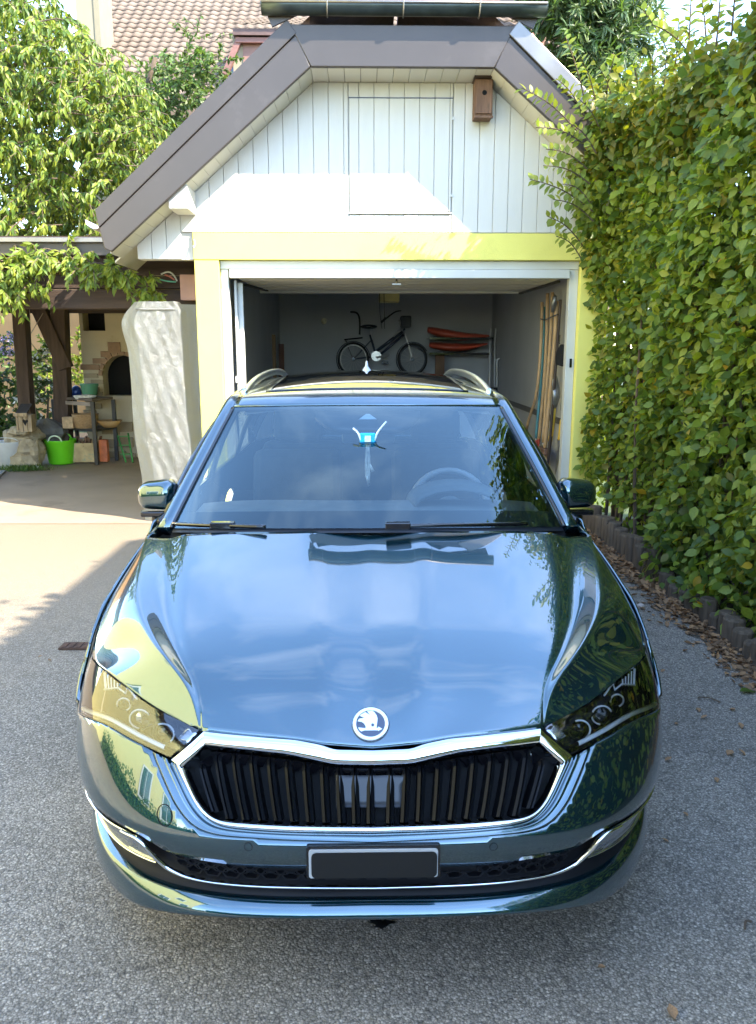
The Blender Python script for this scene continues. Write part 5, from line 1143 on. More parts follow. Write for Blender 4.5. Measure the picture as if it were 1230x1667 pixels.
# plastic sheet between carport post and pillar
def plastic():
    m = bpy.data.materials.new("plastic_sheet"); m.use_nodes = True; nt = m.node_tree; N = nt.nodes; Lk = nt.links.new; b = N["Principled BSDF"]
    b.inputs['Base Color'].default_value = (.36, .37, .375, 1); b.inputs['Roughness'].default_value = .22; b.inputs['Metallic'].default_value = .5; b.inputs['Specular IOR Level'].default_value = .7
    tc = N.new("ShaderNodeTexCoord"); mp = N.new("ShaderNodeMapping"); mp.inputs['Scale'].default_value = (1, 1, .8); Lk(tc.outputs['Object'], mp.inputs['Vector'])
    n = N.new("ShaderNodeTexNoise"); n.inputs['Scale'].default_value = 17; n.inputs['Detail'].default_value = 9; n.inputs['Roughness'].default_value = .68; n.inputs['Distortion'].default_value = 1.2; Lk(mp.outputs['Vector'], n.inputs['Vector'])
    v = N.new("ShaderNodeTexVoronoi"); v.inputs['Scale'].default_value = 27; v.feature = 'DISTANCE_TO_EDGE'
    mv = N.new("ShaderNodeMixRGB"); mv.blend_type = 'ADD'; mv.inputs['Fac'].default_value = .25; Lk(mp.outputs['Vector'], mv.inputs['Color1']); Lk(n.outputs['Color'], mv.inputs['Color2']); Lk(mv.outputs['Color'], v.inputs['Vector'])
    s = N.new("ShaderNodeMath"); s.operation = 'MULTIPLY_ADD'; s.inputs[1].default_value = .22; Lk(v.outputs['Distance'], s.inputs[0]); Lk(n.outputs['Fac'], s.inputs[2])
    bp = N.new("ShaderNodeBump"); bp.inputs['Strength'].default_value = .9; bp.inputs['Distance'].default_value = .022; Lk(s.outputs[0], bp.inputs['Height']); Lk(bp.outputs['Normal'], b.inputs['Normal'])
    t = N.new("ShaderNodeBsdfTranslucent"); t.inputs['Color'].default_value = (.75, .74, .68, 1); tr = N.new("ShaderNodeBsdfTransparent"); tr.inputs['Color'].default_value = (.9, .9, .88, 1)
    m1 = N.new("ShaderNodeMixShader"); m1.inputs['Fac'].default_value = .35; Lk(b.outputs['BSDF'], m1.inputs[1]); Lk(t.outputs['BSDF'], m1.inputs[2])
    m2 = N.new("ShaderNodeMixShader"); m2.inputs['Fac'].default_value = .12; Lk(m1.outputs['Shader'], m2.inputs[1]); Lk(tr.outputs['BSDF'], m2.inputs[2]); Lk(m2.outputs['Shader'], N["Material Output"].inputs['Surface']); return m
PLAS = plastic()
LS = [(490, 216, 288), (505, 203, 299), (512, 198, 300), (560, 201, 303), (600, 207, 305), (660, 211, 310), (720, 217, 317), (780, 227, 326), (850, 233, 334), (885, 236, 336)]
rows = []; rs_ = np.random.default_rng(5); ph = rs_.uniform(0, 6, 12)
fz = nspl([l[0] for l in LS], [(l[1], l[2]) for l in LS])
for y in np.linspace(491, 884, 110):
    l, r = fz([y])[0]; row = []
    for u in np.linspace(0, 1, 60):
        fold = .10 * (max(0, .24 - u) / .24) ** 1.0 + .10 * max(0, (u - .93) / .07)
        yy = 5.70 + fold + .012 * math.sin(7 * u + ph[0] + .010 * y) * math.sin(.021 * y + ph[1]) + .003 * math.sin(23 * u + .05 * y + ph[2]) + .003 * math.sin(31 * u - .09 * y + ph[3]) + .006 * math.sin(.05 * y + 6 * u)
        row.append(atY(l + (r - l) * u, y, 5.72) + [0, yy - 5.72, 0])
    rows.append(row)
rows = np.array(rows); V, F = gridmesh(rows[::-1])
sh_ = empty("plastic_sheet", (-1.9, 5.75, 0), "tall crinkled translucent plastic sheet hanging beside the yellow pillar", "plastic sheet")
mk("front_face", (V, F), PLAS, sh_, smooth=True)
side = []
for y in np.linspace(495, 884, 30):
    l, r = fz([y])[0]; p = rows[int((y - 491) / 393 * 109)][-1]; q = np.array([-1.525, 5.86, p[2]]); side.append([p * (1 - t) + q * t + [0, .03 * math.sin(t * 3.1), 0] for t in np.linspace(0, 1, 8)])
CLEAR = glass_mat("clear_foil", (.80, .80, .76), ior=1.4, rough=.15); V, F = gridmesh(side); mk("side_foil", (V, F), PLAS, sh_, smooth=True)
back = [[rows[i][0] * (1 - t) + np.array([rows[i][0][0] + .06, 6.25, rows[i][0][2]]) * t for t in np.linspace(0, 1, 6)] for i in range(0, 110, 6)]
V, F = gridmesh(back); mk("rear_face", (V, F), PLAS, sh_, smooth=True)
mk("top_hem", MB().tube([rows[2][k] + [0, -.006, -.03] for k in range(8, 60, 6)], .010, 6), PLAS, sh_, smooth=True)

# masonry oven behind the carport
OV = empty("masonry_oven", (-3.5, 10.5, 0), "cream rendered outdoor oven with a brick arched mouth at the back of the carport", "outdoor oven")
PLAST = mat("cream_plaster", (.50, .42, .29), rough=.9, var=.08, vscale=3, bump=.2, wear=((.40, .32, .20), 2.5, .58))
x0 = atY(128, 510, 10.3)[0]; ax = atY(193, 600, 10.3)
cy = np.linspace(0, math.pi, 15); ac = (ax[0] + .06, 1.21); ar = .30
mo = [(ac[0] + ar * math.cos(t), ac[1] + ar * math.sin(t)) for t in cy]
out = [(x0, .01), (-2.2, .01), (-2.2, 2.5), (x0, 2.5)]
hole = np.array(mo + [(ac[0] - ar, .92), (ac[0] + ar, .92)]); vent = np.array([(atY(134, 515, 10.3)[0], 1.86), (atY(170, 515, 10.3)[0], 1.86), (atY(170, 515, 10.3)[0], 2.2), (atY(134, 515, 10.3)[0], 2.2)])
V, T = tri_region(np.array(out), [hole, vent], .12); mk("wall", (np.c_[V[:, 0], np.full(len(V), 10.3), V[:, 1]], T), PLAST, OV, solid=.25)
mk("side_wall", MB().box((x0, 10.56, .01), (x0 + .2, 11.3, 2.5)), PLAST, OV)
mk("oven_chamber", MB().box((ac[0] - .34, 10.60, .85), (ac[0] + .34, 10.64, 1.6)), GAP, OV); mk("vent_recess", MB().box((vent[0][0] - .02, 10.55, 1.84), (vent[1][0] + .02, 10.58, 2.22)), GAP, OV)
BRK = mat("oven_brick", (.30, .19, .12), rough=.9, var=.2, vscale=8, bump=.3, bscale=30); STN = mat("oven_stone", (.34, .27, .18), rough=.9, var=.2, vscale=6, bump=.4, bscale=20)
me_b = None
for k in range(11):
    t0, t1 = math.pi * k / 11 + .02, math.pi * (k + 1) / 11 - .02; P = [(ac[0] + r * math.cos(t), 10.265, ac[1] + r * math.sin(t)) for r, t in ((ar, t0), (ar + .055, t0), (ar + .055, t1), (ar, t1))]
    mk("brick", MB().prism(P, (0, .06, 0)), BRK, OV, bevel=.004)
for (px, py, w_, h_) in ((146, 598, 30, 9), (162, 588, 22, 9), (172, 577, 16, 10), (181, 566, 10, 18), (190, 566, 10, 18), (148, 612, 22, 7), (158, 622, 20, 7), (150, 634, 22, 8), (160, 642, 14, 8), (148, 650, 20, 8), (156, 661, 18, 8), (146, 672, 20, 9)):
    a_, b_2 = atY(px - w_ / 2, py + h_ / 2, 10.28), atY(px + w_ / 2, py - h_ / 2, 10.28); mk("stone", MB().box((a_[0], 10.272, a_[2]), (b_2[0], 10.31, b_2[2])), BRK if py < 600 else STN, OV, bevel=.006)
for i, (px, py, w_, h_) in enumerate(((180, 700, 28, 14), (204, 695, 22, 16), (176, 722, 24, 14), (203, 720, 26, 16), (190, 742, 30, 14), (212, 745, 18, 14))):
    a_, b_2 = atY(px - w_ / 2, py + h_ / 2, 10.28), atY(px + w_ / 2, py - h_ / 2, 10.28); mk("stone", MB().box((a_[0], 10.265, a_[2]), (b_2[0], 10.31, b_2[2])), STN, OV, bevel=.012)

# metal work table with its load
TB = empty("work_table", (-4.0, 9.9, 0), "dark metal work table with two shelves under the carport", "table")
MET = mat("dark_table_metal", (.05, .048, .045), rough=.55, metal=.4, var=.25, vscale=8)
def tp(px, py, Y): return atY(px, py, Y)
fl, frr = tp(88, 652, 10.05), tp(148, 655, 9.45); br_ = tp(182, 636, 10.0)
c4 = [tp(86, 648, 10.0), tp(150, 651, 9.45), tp(183, 637, 9.9), tp(120, 634, 10.45)]; zt = .93
c4 = [np.array([p[0], p[1], zt]) for p in c4]
mk("top", MB().prism([tuple(p) for p in c4], (0, 0, -.035)), mat("table_top_wood", (.10, .075, .055), rough=.8, var=.2, vscale=6), TB, bevel=.004)
mk("rail", MB().bar(c4[0] + [.02, -.01, -.075], c4[1] + [-.02, -.01, -.075], .02, .05), mat("rail_worn", (.22, .17, .13), rough=.7, var=.2), TB)
for p in c4: mk("leg", MB().box((p[0] - .025, p[1] - .02, .01), (p[0] + .025, p[1] + .03, zt - .04)), MET, TB, bevel=.003)
for z in (.50,): mk("shelf", MB().prism([(p[0], p[1], z) for p in c4], (0, 0, -.03)), MET, TB)
cx, cyy = np.mean(c4, 0)[:2]
pp = np.array([-3.90, 9.80]); t = empty("flower_pot", (pp[0], pp[1], zt), "green plastic flower pot upturned on a white cloth on the dark work table", "flower pot")
GPOT = mat("green_pot", (.055, .20, .12), rough=.5, var=.1); mk("pot_body", MB().lathe([(0, .03), (.10, .03), (.118, .16), (.125, .16), (.125, .19), (0, .19)], (pp[0], pp[1], zt), 22), GPOT, t, smooth=False)
props(mk("cloth", MB().ball((pp[0] - .04, pp[1] - .12, zt + .012), (.15, .07, .035), 14, 8, noise=.12, seed=4), mat("white_cloth", (.62, .60, .55), rough=.9, var=.25, vscale=25)), "crumpled white cloth lying in front of the green pot on the table", "cloth")
props(mk("blue_bottle", MB().lathe([(0, 0), (.07, 0), (.08, .06), (.06, .12), (.02, .15), (0, .15)], (c4[3][0] + .16, c4[3][1] - .35, zt), 14), mat("dark_blue_plastic", (.02, .05, .18), rough=.3, var=.1), smooth=True), "dark blue rounded container at the back of the dark work table", "container")
props(mk("green_ball", MB().ball((c4[3][0] + .33, c4[3][1] - .38, zt + .06), (.08, .06, .06), 12, 8, noise=.06), mat("mid_green_plastic", (.05, .16, .06), rough=.5, var=.2), smooth=True), "green bundle between the blue container and the green pot", "bundle")
WICK = mat("wicker", (.34, .21, .10), rough=.85, var=.3, vscale=40, bump=.5, bscale=80, stretch=(1, 1, 4))
bs = empty("basket", (-3.95, 9.75, .50), "woven brown basket on the middle shelf of the work table", "basket")
mk("basket_wall", MB().lathe([(.14, .0), (.17, .08), (.18, .19), (.165, .19), (.15, .02)], (-3.98, 9.78, .50), 20), WICK, bs, smooth=True)
mk("rim", MB().tube([(-3.98 + .176 * math.cos(t), 9.78 + .176 * math.sin(t), .69) for t in np.linspace(0, 6.283, 21)], .012, 6), WICK, bs)
props(mk("wooden_box", MB().box((-4.27, 9.66, .501), (-4.12, 9.80, .66)), mat("pale_pine", (.52, .36, .20), rough=.7, var=.25, vscale=20), bevel=.004), "small pale pine box beside the basket on the middle shelf", "box")
props(mk("wooden_bowl", MB().lathe([(0, .02), (.08, .02), (.17, .10), (.18, .10), (.09, 0), (0, 0)], (-3.66, 9.84, .50), 20), mat("honey_wood", (.42, .25, .10), rough=.6, var=.2), smooth=True), "shallow honey coloured bowl behind the basket on the shelf", "bowl")
cb = empty("cardboard_crate", (-3.98, 9.75, .01), "printed cardboard crate full of scraps below the work table", "crate")
CARD = mat("printed_cardboard", (.44, .33, .17), rough=.8, var=.25, vscale=8, wear=((.10, .28, .24), 5, .56))
a_, b_2 = -4.20, -3.80
mk("crate_wall", MB().box((a_, 9.58, .05), (b_2, 9.60, .30)).box((a_, 9.86, .05), (b_2, 9.88, .33)).box((a_, 9.60, .05), (a_ + .02, 9.86, .32)).box((b_2 - .02, 9.60, .05), (b_2, 9.86, .30)).box((a_, 9.58, .03), (b_2, 9.88, .05)), CARD, cb)
sc = MB(); r_ = np.random.default_rng(9)
for k in range(26): p = np.array([r_.uniform(a_ + .04, b_2 - .04), r_.uniform(9.63, 9.84), r_.uniform(.18, .26)]); sc.bar(p, p + r_.uniform(-.09, .09, 3) + [0, 0, .08], .03, .02)
mk("scraps", sc, OLDW, cb, kind='stuff')
props(mk("orange_packet", MB().box((-3.765, 9.62, .03), (-3.655, 9.72, .34)), mat("orange_packet", (.55, .15, .06), rough=.5, var=.25, vscale=14), bevel=.006), "upright orange and white packet standing under the work table", "packet")
fs_ = empty("folding_stool", (-3.45, 9.9, 0), "green folded metal stool leaning beside the work table", "stool")
GRN = mat("green_enamel", (.05, .28, .06), rough=.4, var=.1)
for x in (-.0, .16): mk("leg", MB().tube([(-3.60 + x, 9.95, .40), (-3.42 + x * .6, 9.70, .01)], .014, 6), GRN, fs_, smooth=True)
for z in (.12, .24, .36): mk("slat", MB().bar((-3.60 + .10 * (.4 - z) / .4 * 1.2, 9.94 - (.4 - z) * .6, z), (-3.42 + .06 * (.4 - z) / .4, 9.94 - (.4 - z) * .6, z), .03, .012), GRN, fs_)
# green tub
gt = empty("garden_tub", (-4.31, 9.45, .0), "bright lime green flexible tub with two handles on the carport floor", "tub")
LIME = mat("lime_plastic", (.16, .62, .015), rough=.42, var=.04); tx, ty = -4.30, 9.62
mk("tub_wall", MB().lathe([(0, .008), (.165, .008), (.175, .03), (.215, .33), (.222, .345), (.210, .345), (.165, .03), (0, .03)], (tx, ty, .004), 32), LIME, gt, smooth=True)
for s, m_ in ((1, mat("pale_grip", (.62, .75, .55), rough=.5)), (-1, LIME)): mk("handle", MB().tube(curve([(tx + x, ty + s * -.10 - .09 * s, .345 + z) for x, z in ((-.10, -.01), (-.07, .05), (0, .075), (.06, .05), (.09, -.01))], 12), .011, 6), m_ if s == 1 else LIME, gt, smooth=True)
wb = empty("white_bucket", (-4.95, 9.3, 0), "white plastic bucket with a handle at the left edge by the stones", "bucket")
mk("bucket_wall", MB().lathe([(0, .01), (.15, .01), (.19, .36), (.20, .37), (.175, .36), (.14, .03), (0, .03)], (-4.86, 9.25, .0), 26), mat("white_plastic", (.66, .67, .66), rough=.4, var=.08), wb, smooth=True)
mk("contents", MB().lathe([(0, .33), (.172, .33)], (-4.86, 9.25, 0), 20), GAP, wb); mk("handle", MB().tube([(-4.86 + .19 * math.cos(t), 9.12, .37 + .06 * math.sin(t)) for t in np.linspace(0, math.pi, 10)], .006, 6), WFRAME, wb, smooth=True)
# stone pedestal and bird house
ROCK = mat("yellowish_rock", (.40, .33, .22), rough=.9, var=.25, vscale=6, bump=.8, bscale=14, wear=((.22, .19, .13), 4, .55))
pd = empty("stone_pedestal", (-4.62, 9.2, 0), "rough pedestal of stacked yellowish rocks carrying a little bird house", "stone pedestal")
for i, (px, py, rx, rz) in enumerate(((36, 748, 30, 13), (52, 752, 16, 14), (30, 733, 24, 12), (50, 731, 18, 16), (40, 716, 24, 10), (56, 710, 16, 13), (30, 702, 15, 8), (20, 711, 14, 14), (44, 701, 18, 8), (62, 735, 10, 18))):
    c = atY(px, py, 9.2 + .12 * (i % 3)); k = .0082 ; o = mk("rock", MB().ball(c, (rx * k, .16, rz * k), 14, 9, noise=.10, seed=i + 3), ROCK, pd, smooth=False)
mk("rock", MB().ball(atY(78, 705, 9.8), (.28, .2, .2), 12, 8, noise=.1, seed=30), mat("grey_rock", (.16, .15, .13), rough=.9, var=.3, vscale=7, bump=.6), pd)
bh = empty("bird_house", atY(42, 700, 9.15), "little weathered wooden bird house with dark roof on the rock pedestal", "bird house")
p0, p1 = atY(32, 700, 9.15), atY(52, 675, 9.15); BW = mat("bleached_wood", (.36, .27, .17), rough=.85, var=.3, vscale=9, bump=.3, stretch=(5, 5, .7))
mk("house_body", MB().box((p0[0], 9.10, p0[2] - .02), (p1[0], 9.26, p1[2])), BW, bh)
for k in range(4): x = p0[0] + (p1[0] - p0[0]) * k / 3; mk("batten", MB().box((x - .012, 9.085, p0[2] - .02), (x + .012, 9.10, p1[2])), BW, bh)
r0, r1 = atY(28, 676, 9.1), atY(53, 662, 9.25); mk("roof", MB().prism([(r0[0], 9.02, r0[2]), (r1[0], 9.02, r0[2]), (r1[0], 9.24, r1[2] + .02), (r0[0], 9.24, r1[2] + .02)], (0, 0, .02)), mat("dark_shingle", (.05, .045, .045), rough=.9, var=.3), bh)
mk("roof_trim", MB().box((r0[0] - .01, 9.01, r0[2] - .01), (r1[0] + .01, 9.03, r0[2] + .035)), BW, bh); hh = atY(41, 687, 9.09)
mk("heart_hole", MB().prism([(hh[0], 9.082, hh[2] - .05), (hh[0] + .035, 9.082, hh[2] + .01), (hh[0] + .018, 9.082, hh[2] + .035), (hh[0], 9.082, hh[2] + .015), (hh[0] - .018, 9.082, hh[2] + .035), (hh[0] - .035, 9.082, hh[2] + .01)], (0, .016, 0)), GAP, bh)
props(mk("paving_slab", MB().box((-5.6, 7.75, .0), (-4.62, 8.75, .03), rz=.25), mat("grey_slab", (.24, .25, .24), rough=.85, var=.15, vscale=6, bump=.2)), "grey stone slab on the ground in front of the rock pedestal", "paving slab")
for i, (px, py) in enumerate(((59, 764), (156, 753))):
    c = atZ(px, py); props(mk("pebble", MB().ball(c + [0, 0, .025], (.035, .03, .03), 8, 6, noise=.08, seed=i), mat("white_pebble", (.6, .56, .5), rough=.8, var=.1)), ("small whitish stone in front of the rock pedestal", "small whitish stone at the foot of the work table")[i], "stone")
# ================================================================== PLANTS
def leaf_shape(w=.55, fold=.10, droop=.12):
    V = np.array([(0, 0, 0), (-.42 * w, .28, fold * .7), (.42 * w, .28, fold * .7), (-.46 * w, .60, fold * .6 - droop * .3), (.46 * w, .60, fold * .6 - droop * .3), (0, 1, -droop), (0, .28, 0), (0, .60, -droop * .3)])
    T = np.array([(0, 6, 1), (0, 2, 6), (1, 6, 7), (1, 7, 3), (6, 2, 4), (6, 4, 7), (3, 7, 5), (7, 4, 5)]); return V, T
def frames(tip, nrm):
    t = tip / (np.linalg.norm(tip, axis=1)[:, None] + 1e-9); n = nrm - t * (nrm * t).sum(1)[:, None]; n /= np.linalg.norm(n, axis=1)[:, None] + 1e-9
    return np.cross(t, n), t, n
def leaf_cloud(pos, tip, nrm, size, shape):
    LV, LT = shape; s, t, n = frames(tip, nrm); sz = np.asarray(size)[:, None, None]
    V = pos[:, None] + sz * (LV[None, :, 0:1] * s[:, None] + LV[None, :, 1:2] * t[:, None] + LV[None, :, 2:3] * n[:, None])
    F = LT[None] + (np.arange(len(pos)) * len(LV))[:, None, None]; return V.reshape(-1, 3), F.reshape(-1, 3)
def stuff(name, V, F, m, parent=None, **kw):
    V = np.asarray(V); org = np.array([V[:, 0].mean(), V[:, 1].mean(), V[:, 2].min()]); me = npmesh(name, V - org, F); me.materials.append(m)
    o = bpy.data.objects.new(name, me); link(o, parent, org); return props(o, kind='stuff', **kw)
def leaf_parts(parent, pos, tip, nrm, size, shape, mats_, name="leaf"):
    meshes = []
    for m in mats_:
        for k in range(2):
            me = npmesh(name, shape[0] * [1, 1, 1 + .5 * k], shape[1]); me.materials.append(m); meshes.append(me)
    s, t, n = frames(tip, nrm); pl_ = np.array(wloc(parent))
    for i in range(len(pos)):
        o = bpy.data.objects.new(name, meshes[int(RNG.integers(len(meshes)))]); COL.objects.link(o); o.parent = parent
        M_ = Matrix.Identity(4)
        for a in range(3):
            M_[a][0] = s[i, a] * size[i]; M_[a][1] = t[i, a] * size[i]; M_[a][2] = n[i, a] * size[i]; M_[a][3] = pos[i, a] - pl_[a]
        o.matrix_basis = M_
def rnd(n, s=1.0): return RNG.normal(0, s, (n, 3))
def leafmat(name, c, stops, trans=.42, rough=.45): return mat(name, c, rough=rough, var=.15, vscale=5, island=stops, trans=trans, spec=.4)
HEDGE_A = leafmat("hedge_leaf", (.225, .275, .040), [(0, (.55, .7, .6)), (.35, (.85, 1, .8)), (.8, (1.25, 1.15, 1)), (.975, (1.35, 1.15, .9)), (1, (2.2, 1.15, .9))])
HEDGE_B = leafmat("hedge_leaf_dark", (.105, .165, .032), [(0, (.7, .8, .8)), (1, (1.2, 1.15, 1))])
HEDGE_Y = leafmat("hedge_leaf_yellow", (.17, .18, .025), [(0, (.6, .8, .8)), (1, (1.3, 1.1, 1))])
BARK = mat("bark", (.10, .070, .045), rough=.9, var=.3, vscale=8, bump=.5, bscale=30)
CORE = mat("shade_core", (.014, .016, .008), rough=1, var=.4, vscale=20)  # dark boxes standing for the inner branches, added to block light in the foliage
LEAF = leaf_shape(.62)

# ---- the tall hedge on the right
HG = empty("hedge", (2.6, 2.5, 0), "tall dense green leafy hedge along the right side of the driveway", "hedge")
def htop(Y): return np.interp(Y, [-5, 1.0, 2.5, 3.1, 3.6, 4.0, 4.6, 5.3, 5.7], [4.5, 4.4, 3.75, 3.32, 3.25, 3.26, 3.36, 3.44, 3.3])
def hface(Y, z): return 2.07 + .07 * np.sin(2.3 * Y + 1.3 * z) * np.sin(1.7 * z - .8 * Y + 1) + .045 * np.sin(6.1 * Y + 4 * z) - .06 * np.clip(z - 1.0, 0, 2) * .5 + .05 * np.clip(.5 - z, 0, .5) * 2 * np.sign(Y - 3.8) - .21 * np.clip((z - 2.1) / .8, 0, 1) * np.clip((Y - 3.9) / .9, 0, 1)
def hedge_leaves(n, y0, y1, s0, s1, depth):
    Y = RNG.uniform(y0, y1, n); z = .04 + (htop(Y) - .02) * RNG.uniform(0, 1, n) ** .9; d = RNG.exponential(depth, n)
    d *= np.where(z > .6 * htop(Y), .6, 1.0); low = (z < .33) & (RNG.uniform(0, 1, n) < np.clip((Y - 3.9) * .7, .0, .8)); z[low] += RNG.uniform(.2, 1.2, low.sum())
    X = hface(Y, z) + d; top = RNG.uniform(0, 1, n) < .18
    z[top] = htop(Y[top]) + RNG.normal(-.02, .17, top.sum()); X[top] = hface(Y[top], z[top]) + RNG.uniform(.0, .55, top.sum())
    P = np.c_[X, Y, z]; size = RNG.uniform(s0, s1, n)
    tip = np.c_[np.full(n, -.45), np.full(n, -.12), np.full(n, -.45)] + rnd(n, .75); nrm = np.c_[np.full(n, -.75), np.full(n, -.35), np.full(n, .75)] + rnd(n, .62)
    return P, tip, nrm, size, d
P, tip, nrm, size, d = hedge_leaves(27000, 1.7, 5.6, .042, .100, .20)
# leaves of the face that show largest become parts of their own
px = np.array([proj(p) for p in P]); dist = np.linalg.norm(P - CAM, axis=1); vis = (px[:, 0] < 1225) & (px[:, 1] > 0) & (px[:, 1] < 1060)
score = np.where(vis & (d < .06), size / dist, 0); big = np.argsort(-score)[:300]; rest = np.setdiff1d(np.arange(len(P)), big)
leaf_parts(HG, P[big], tip[big], nrm[big], size[big], LEAF, [HEDGE_A, HEDGE_A, HEDGE_B])
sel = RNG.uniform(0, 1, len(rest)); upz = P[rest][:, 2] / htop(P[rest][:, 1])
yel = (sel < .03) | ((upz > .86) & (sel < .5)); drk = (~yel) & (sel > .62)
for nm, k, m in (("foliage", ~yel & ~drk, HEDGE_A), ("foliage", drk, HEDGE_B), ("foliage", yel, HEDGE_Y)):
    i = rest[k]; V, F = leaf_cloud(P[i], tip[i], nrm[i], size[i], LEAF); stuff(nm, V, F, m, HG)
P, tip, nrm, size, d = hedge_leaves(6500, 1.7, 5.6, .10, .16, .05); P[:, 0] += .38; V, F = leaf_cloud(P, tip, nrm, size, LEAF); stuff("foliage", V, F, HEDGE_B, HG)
P, tip, nrm, size, d = hedge_leaves(3500, 5.5, 8.5, .06, .11, .12); P[:, 0] += .18; V, F = leaf_cloud(P, tip, nrm, size, LEAF); stuff("foliage", V, F, HEDGE_A, HG)
P, tip, nrm, size, d = hedge_leaves(5200, -5.5, 1.8, .09, .15, .22); V, F = leaf_cloud(P, tip, nrm, size, LEAF); stuff("foliage", V, F, HEDGE_A, HG)
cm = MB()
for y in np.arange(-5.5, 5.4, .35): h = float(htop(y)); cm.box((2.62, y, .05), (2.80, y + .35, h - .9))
mk("shade_core", cm, CORE, HG)
st = MB()
for k in range(46):
    y = RNG.uniform(1.6, 5.5); x = 2.15 + RNG.uniform(0, .25); h = float(htop(y)); st.tube(curve([(x, y, .02), (x + RNG.normal(0, .05), y + RNG.normal(0, .08), h * .4), (x + RNG.normal(0, .1), y + RNG.normal(0, .15), h * .9)], 6), [.016, .014, .011, .009, .007, .004], 5)
mk("stem", st, BARK, HG, kind='stuff')
# shoots sticking out of the top and over the gable
LP, LTt, LN, LS_ = [], [], [], []
sh = [((940, 215), (848, 143), 4.9), ((950, 235), (872, 208), 4.9), ((955, 275), (888, 243), 4.8), ((960, 300), (884, 270), 4.8), ((965, 345), (862, 292), 4.7), ((965, 360), (900, 325), 4.7), ((950, 190), (905, 128), 5.0), ((955, 180), (920, 60), 5.0), ((970, 170), (945, 95), 5.0), ((1000, 180), (975, 110), 4.9), ((985, 165), (1000, 90), 4.9),
      ((1100, 120), (1045, 15), 4.3), ((1110, 110), (1075, 30), 4.2), ((1095, 160), (1105, 30), 4.2), ((1120, 90), (1125, -20), 4.0), ((1150, 90), (1140, -10), 3.9), ((1165, 80), (1175, -40), 3.7), ((1190, 60), (1200, -60), 3.5), ((1080, 150), (1085, 85), 4.3), ((1040, 170), (1030, 105), 4.7), ((1060, 170), (1062, 95), 4.5), ((945, 420), (905, 385), 4.9), ((948, 400), (890, 352), 4.9), ((1130, 100), (1060, 40), 4.1), ((960, 330), (915, 300), 4.6), ((970, 250), (925, 200), 4.7), ((980, 220), (940, 160), 4.8)]
tw = MB()
for a, b, Y in sh:
    p, q = atY(*a, Y), atY(*b, Y - .15); m_ = (p + q) / 2 + [0, 0, .04]; c = curve([p, m_, q], 16); tw.tube(c, np.linspace(.007, .003, 16), 4)
    L_ = np.linalg.norm(q - p); n = int(L_ / .022)
    for i in range(n):
        t = i / n; k = min(14, int(t * 15)); dr_ = c[k + 1] - c[k]; dr_ /= np.linalg.norm(dr_); sd = np.cross(dr_, [0, -1, .2]); sd /= np.linalg.norm(sd)
        LP.append(c[k] + (c[k + 1] - c[k]) * (t * 15 - k)); LTt.append(sd * (1 if i % 2 else -1) * .8 + dr_ * .5 + RNG.normal(0, .2, 3)); LN.append(np.array([-.3, -.5, .8]) + RNG.normal(0, .3, 3)); LS_.append(RNG.uniform(.055, .085))
mk("shoot", tw, BARK, HG, kind='stuff'); V, F = leaf_cloud(np.array(LP), np.array(LTt), np.array(LN), np.array(LS_), LEAF); stuff("shoot_leaves", V, F, leafmat("shoot_leaf", (.20, .25, .036), [(0, (.7, .8, .8)), (1, (1.3, 1.15, 1))], trans=.4), HG)
# log edging and leaf litter at its foot
LE = empty("log_edging", (2.04, 3.4, 0), "row of short round wooden logs edging the foot of the hedge", "log edging")
LOG = mat("grey_log", (.125, .09, .058), rough=.9, var=.4, vscale=5, bump=.5, bscale=18, stretch=(6, 6, .8))
y = 5.58
while y > .9:
    r = RNG.uniform(.048, .062); h = RNG.uniform(.17, .24) - (.08 if y < 3.7 else 0); x = 2.045 + RNG.normal(0, .008)
    mk("log", MB().lathe([(0, 0), (r, 0), (r * .98, h * .5), (r * .97, h - .012), (r * .86, h), (0, h + .004)], (x, y, 0), 12), LOG, LE, smooth=False); y -= 2 * r + .004
DRY = mat("dry_leaf", (.27, .165, .085), rough=.8, var=.25, vscale=9, island=[(0, (.45, .42, .4)), (.5, (1, .95, .9)), (1, (1.45, 1.3, 1.1))], trans=.1)
DLEAF = leaf_shape(.6, .25, -.25)
n = 2100; Y = 5.55 - RNG.uniform(0, 1, n) ** 1.15 * 4.6; w_ = np.interp(Y, [1, 2.4, 3.6, 4.6, 5.5], [.10, .13, .13, .16, .26]); X = 1.985 - np.abs(RNG.normal(0, 1, n)) * w_ * .62
P = np.c_[X, Y, .004 + RNG.uniform(0, .025, n) * np.exp(-(1.985 - X) / .12)]; tip = rnd(n) * [1, 1, .18]; nrm = np.c_[np.zeros(n), np.zeros(n), np.ones(n)] + rnd(n, .35)
V, F = leaf_cloud(P, tip, nrm, RNG.uniform(.022, .055, n), DLEAF); V[:, 2] = np.maximum(V[:, 2], .003); stuff("leaf_litter", V, F, DRY, label="brown dry leaf litter along the foot of the log edging", cat="leaf litter")
fl_pix = [(1190, 1103, .055), (1203, 1117, .035), (1186, 1155, .035), (1103, 1178, .03), (1138, 1160, .035), (1140, 1171, .035), (1207, 1187, .04), (1081, 1240, .035), (1183, 1231, .045), (1213, 1231, .035), (1167, 1275, .03), (1075, 1095, .03), (1110, 1060, .04), (1052, 1010, .03), (1150, 1060, .05), (1170, 1040, .06), (1195, 1050, .06), (1220, 1085, .05), (1085, 1010, .04), (1120, 1030, .05), (1098, 1662, .04), (985, 1575, .025), (1120, 1330, .025), (1088, 1372, .025), (84, 1075, .028), (62, 1070, .02)]
dme = npmesh("fallen_leaf", DLEAF[0], DLEAF[1]); dme.materials.append(DRY); dme2 = npmesh("fallen_leaf", DLEAF[0] * [1.2, .85, 1.3], DLEAF[1]); dme2.materials.append(DRY)
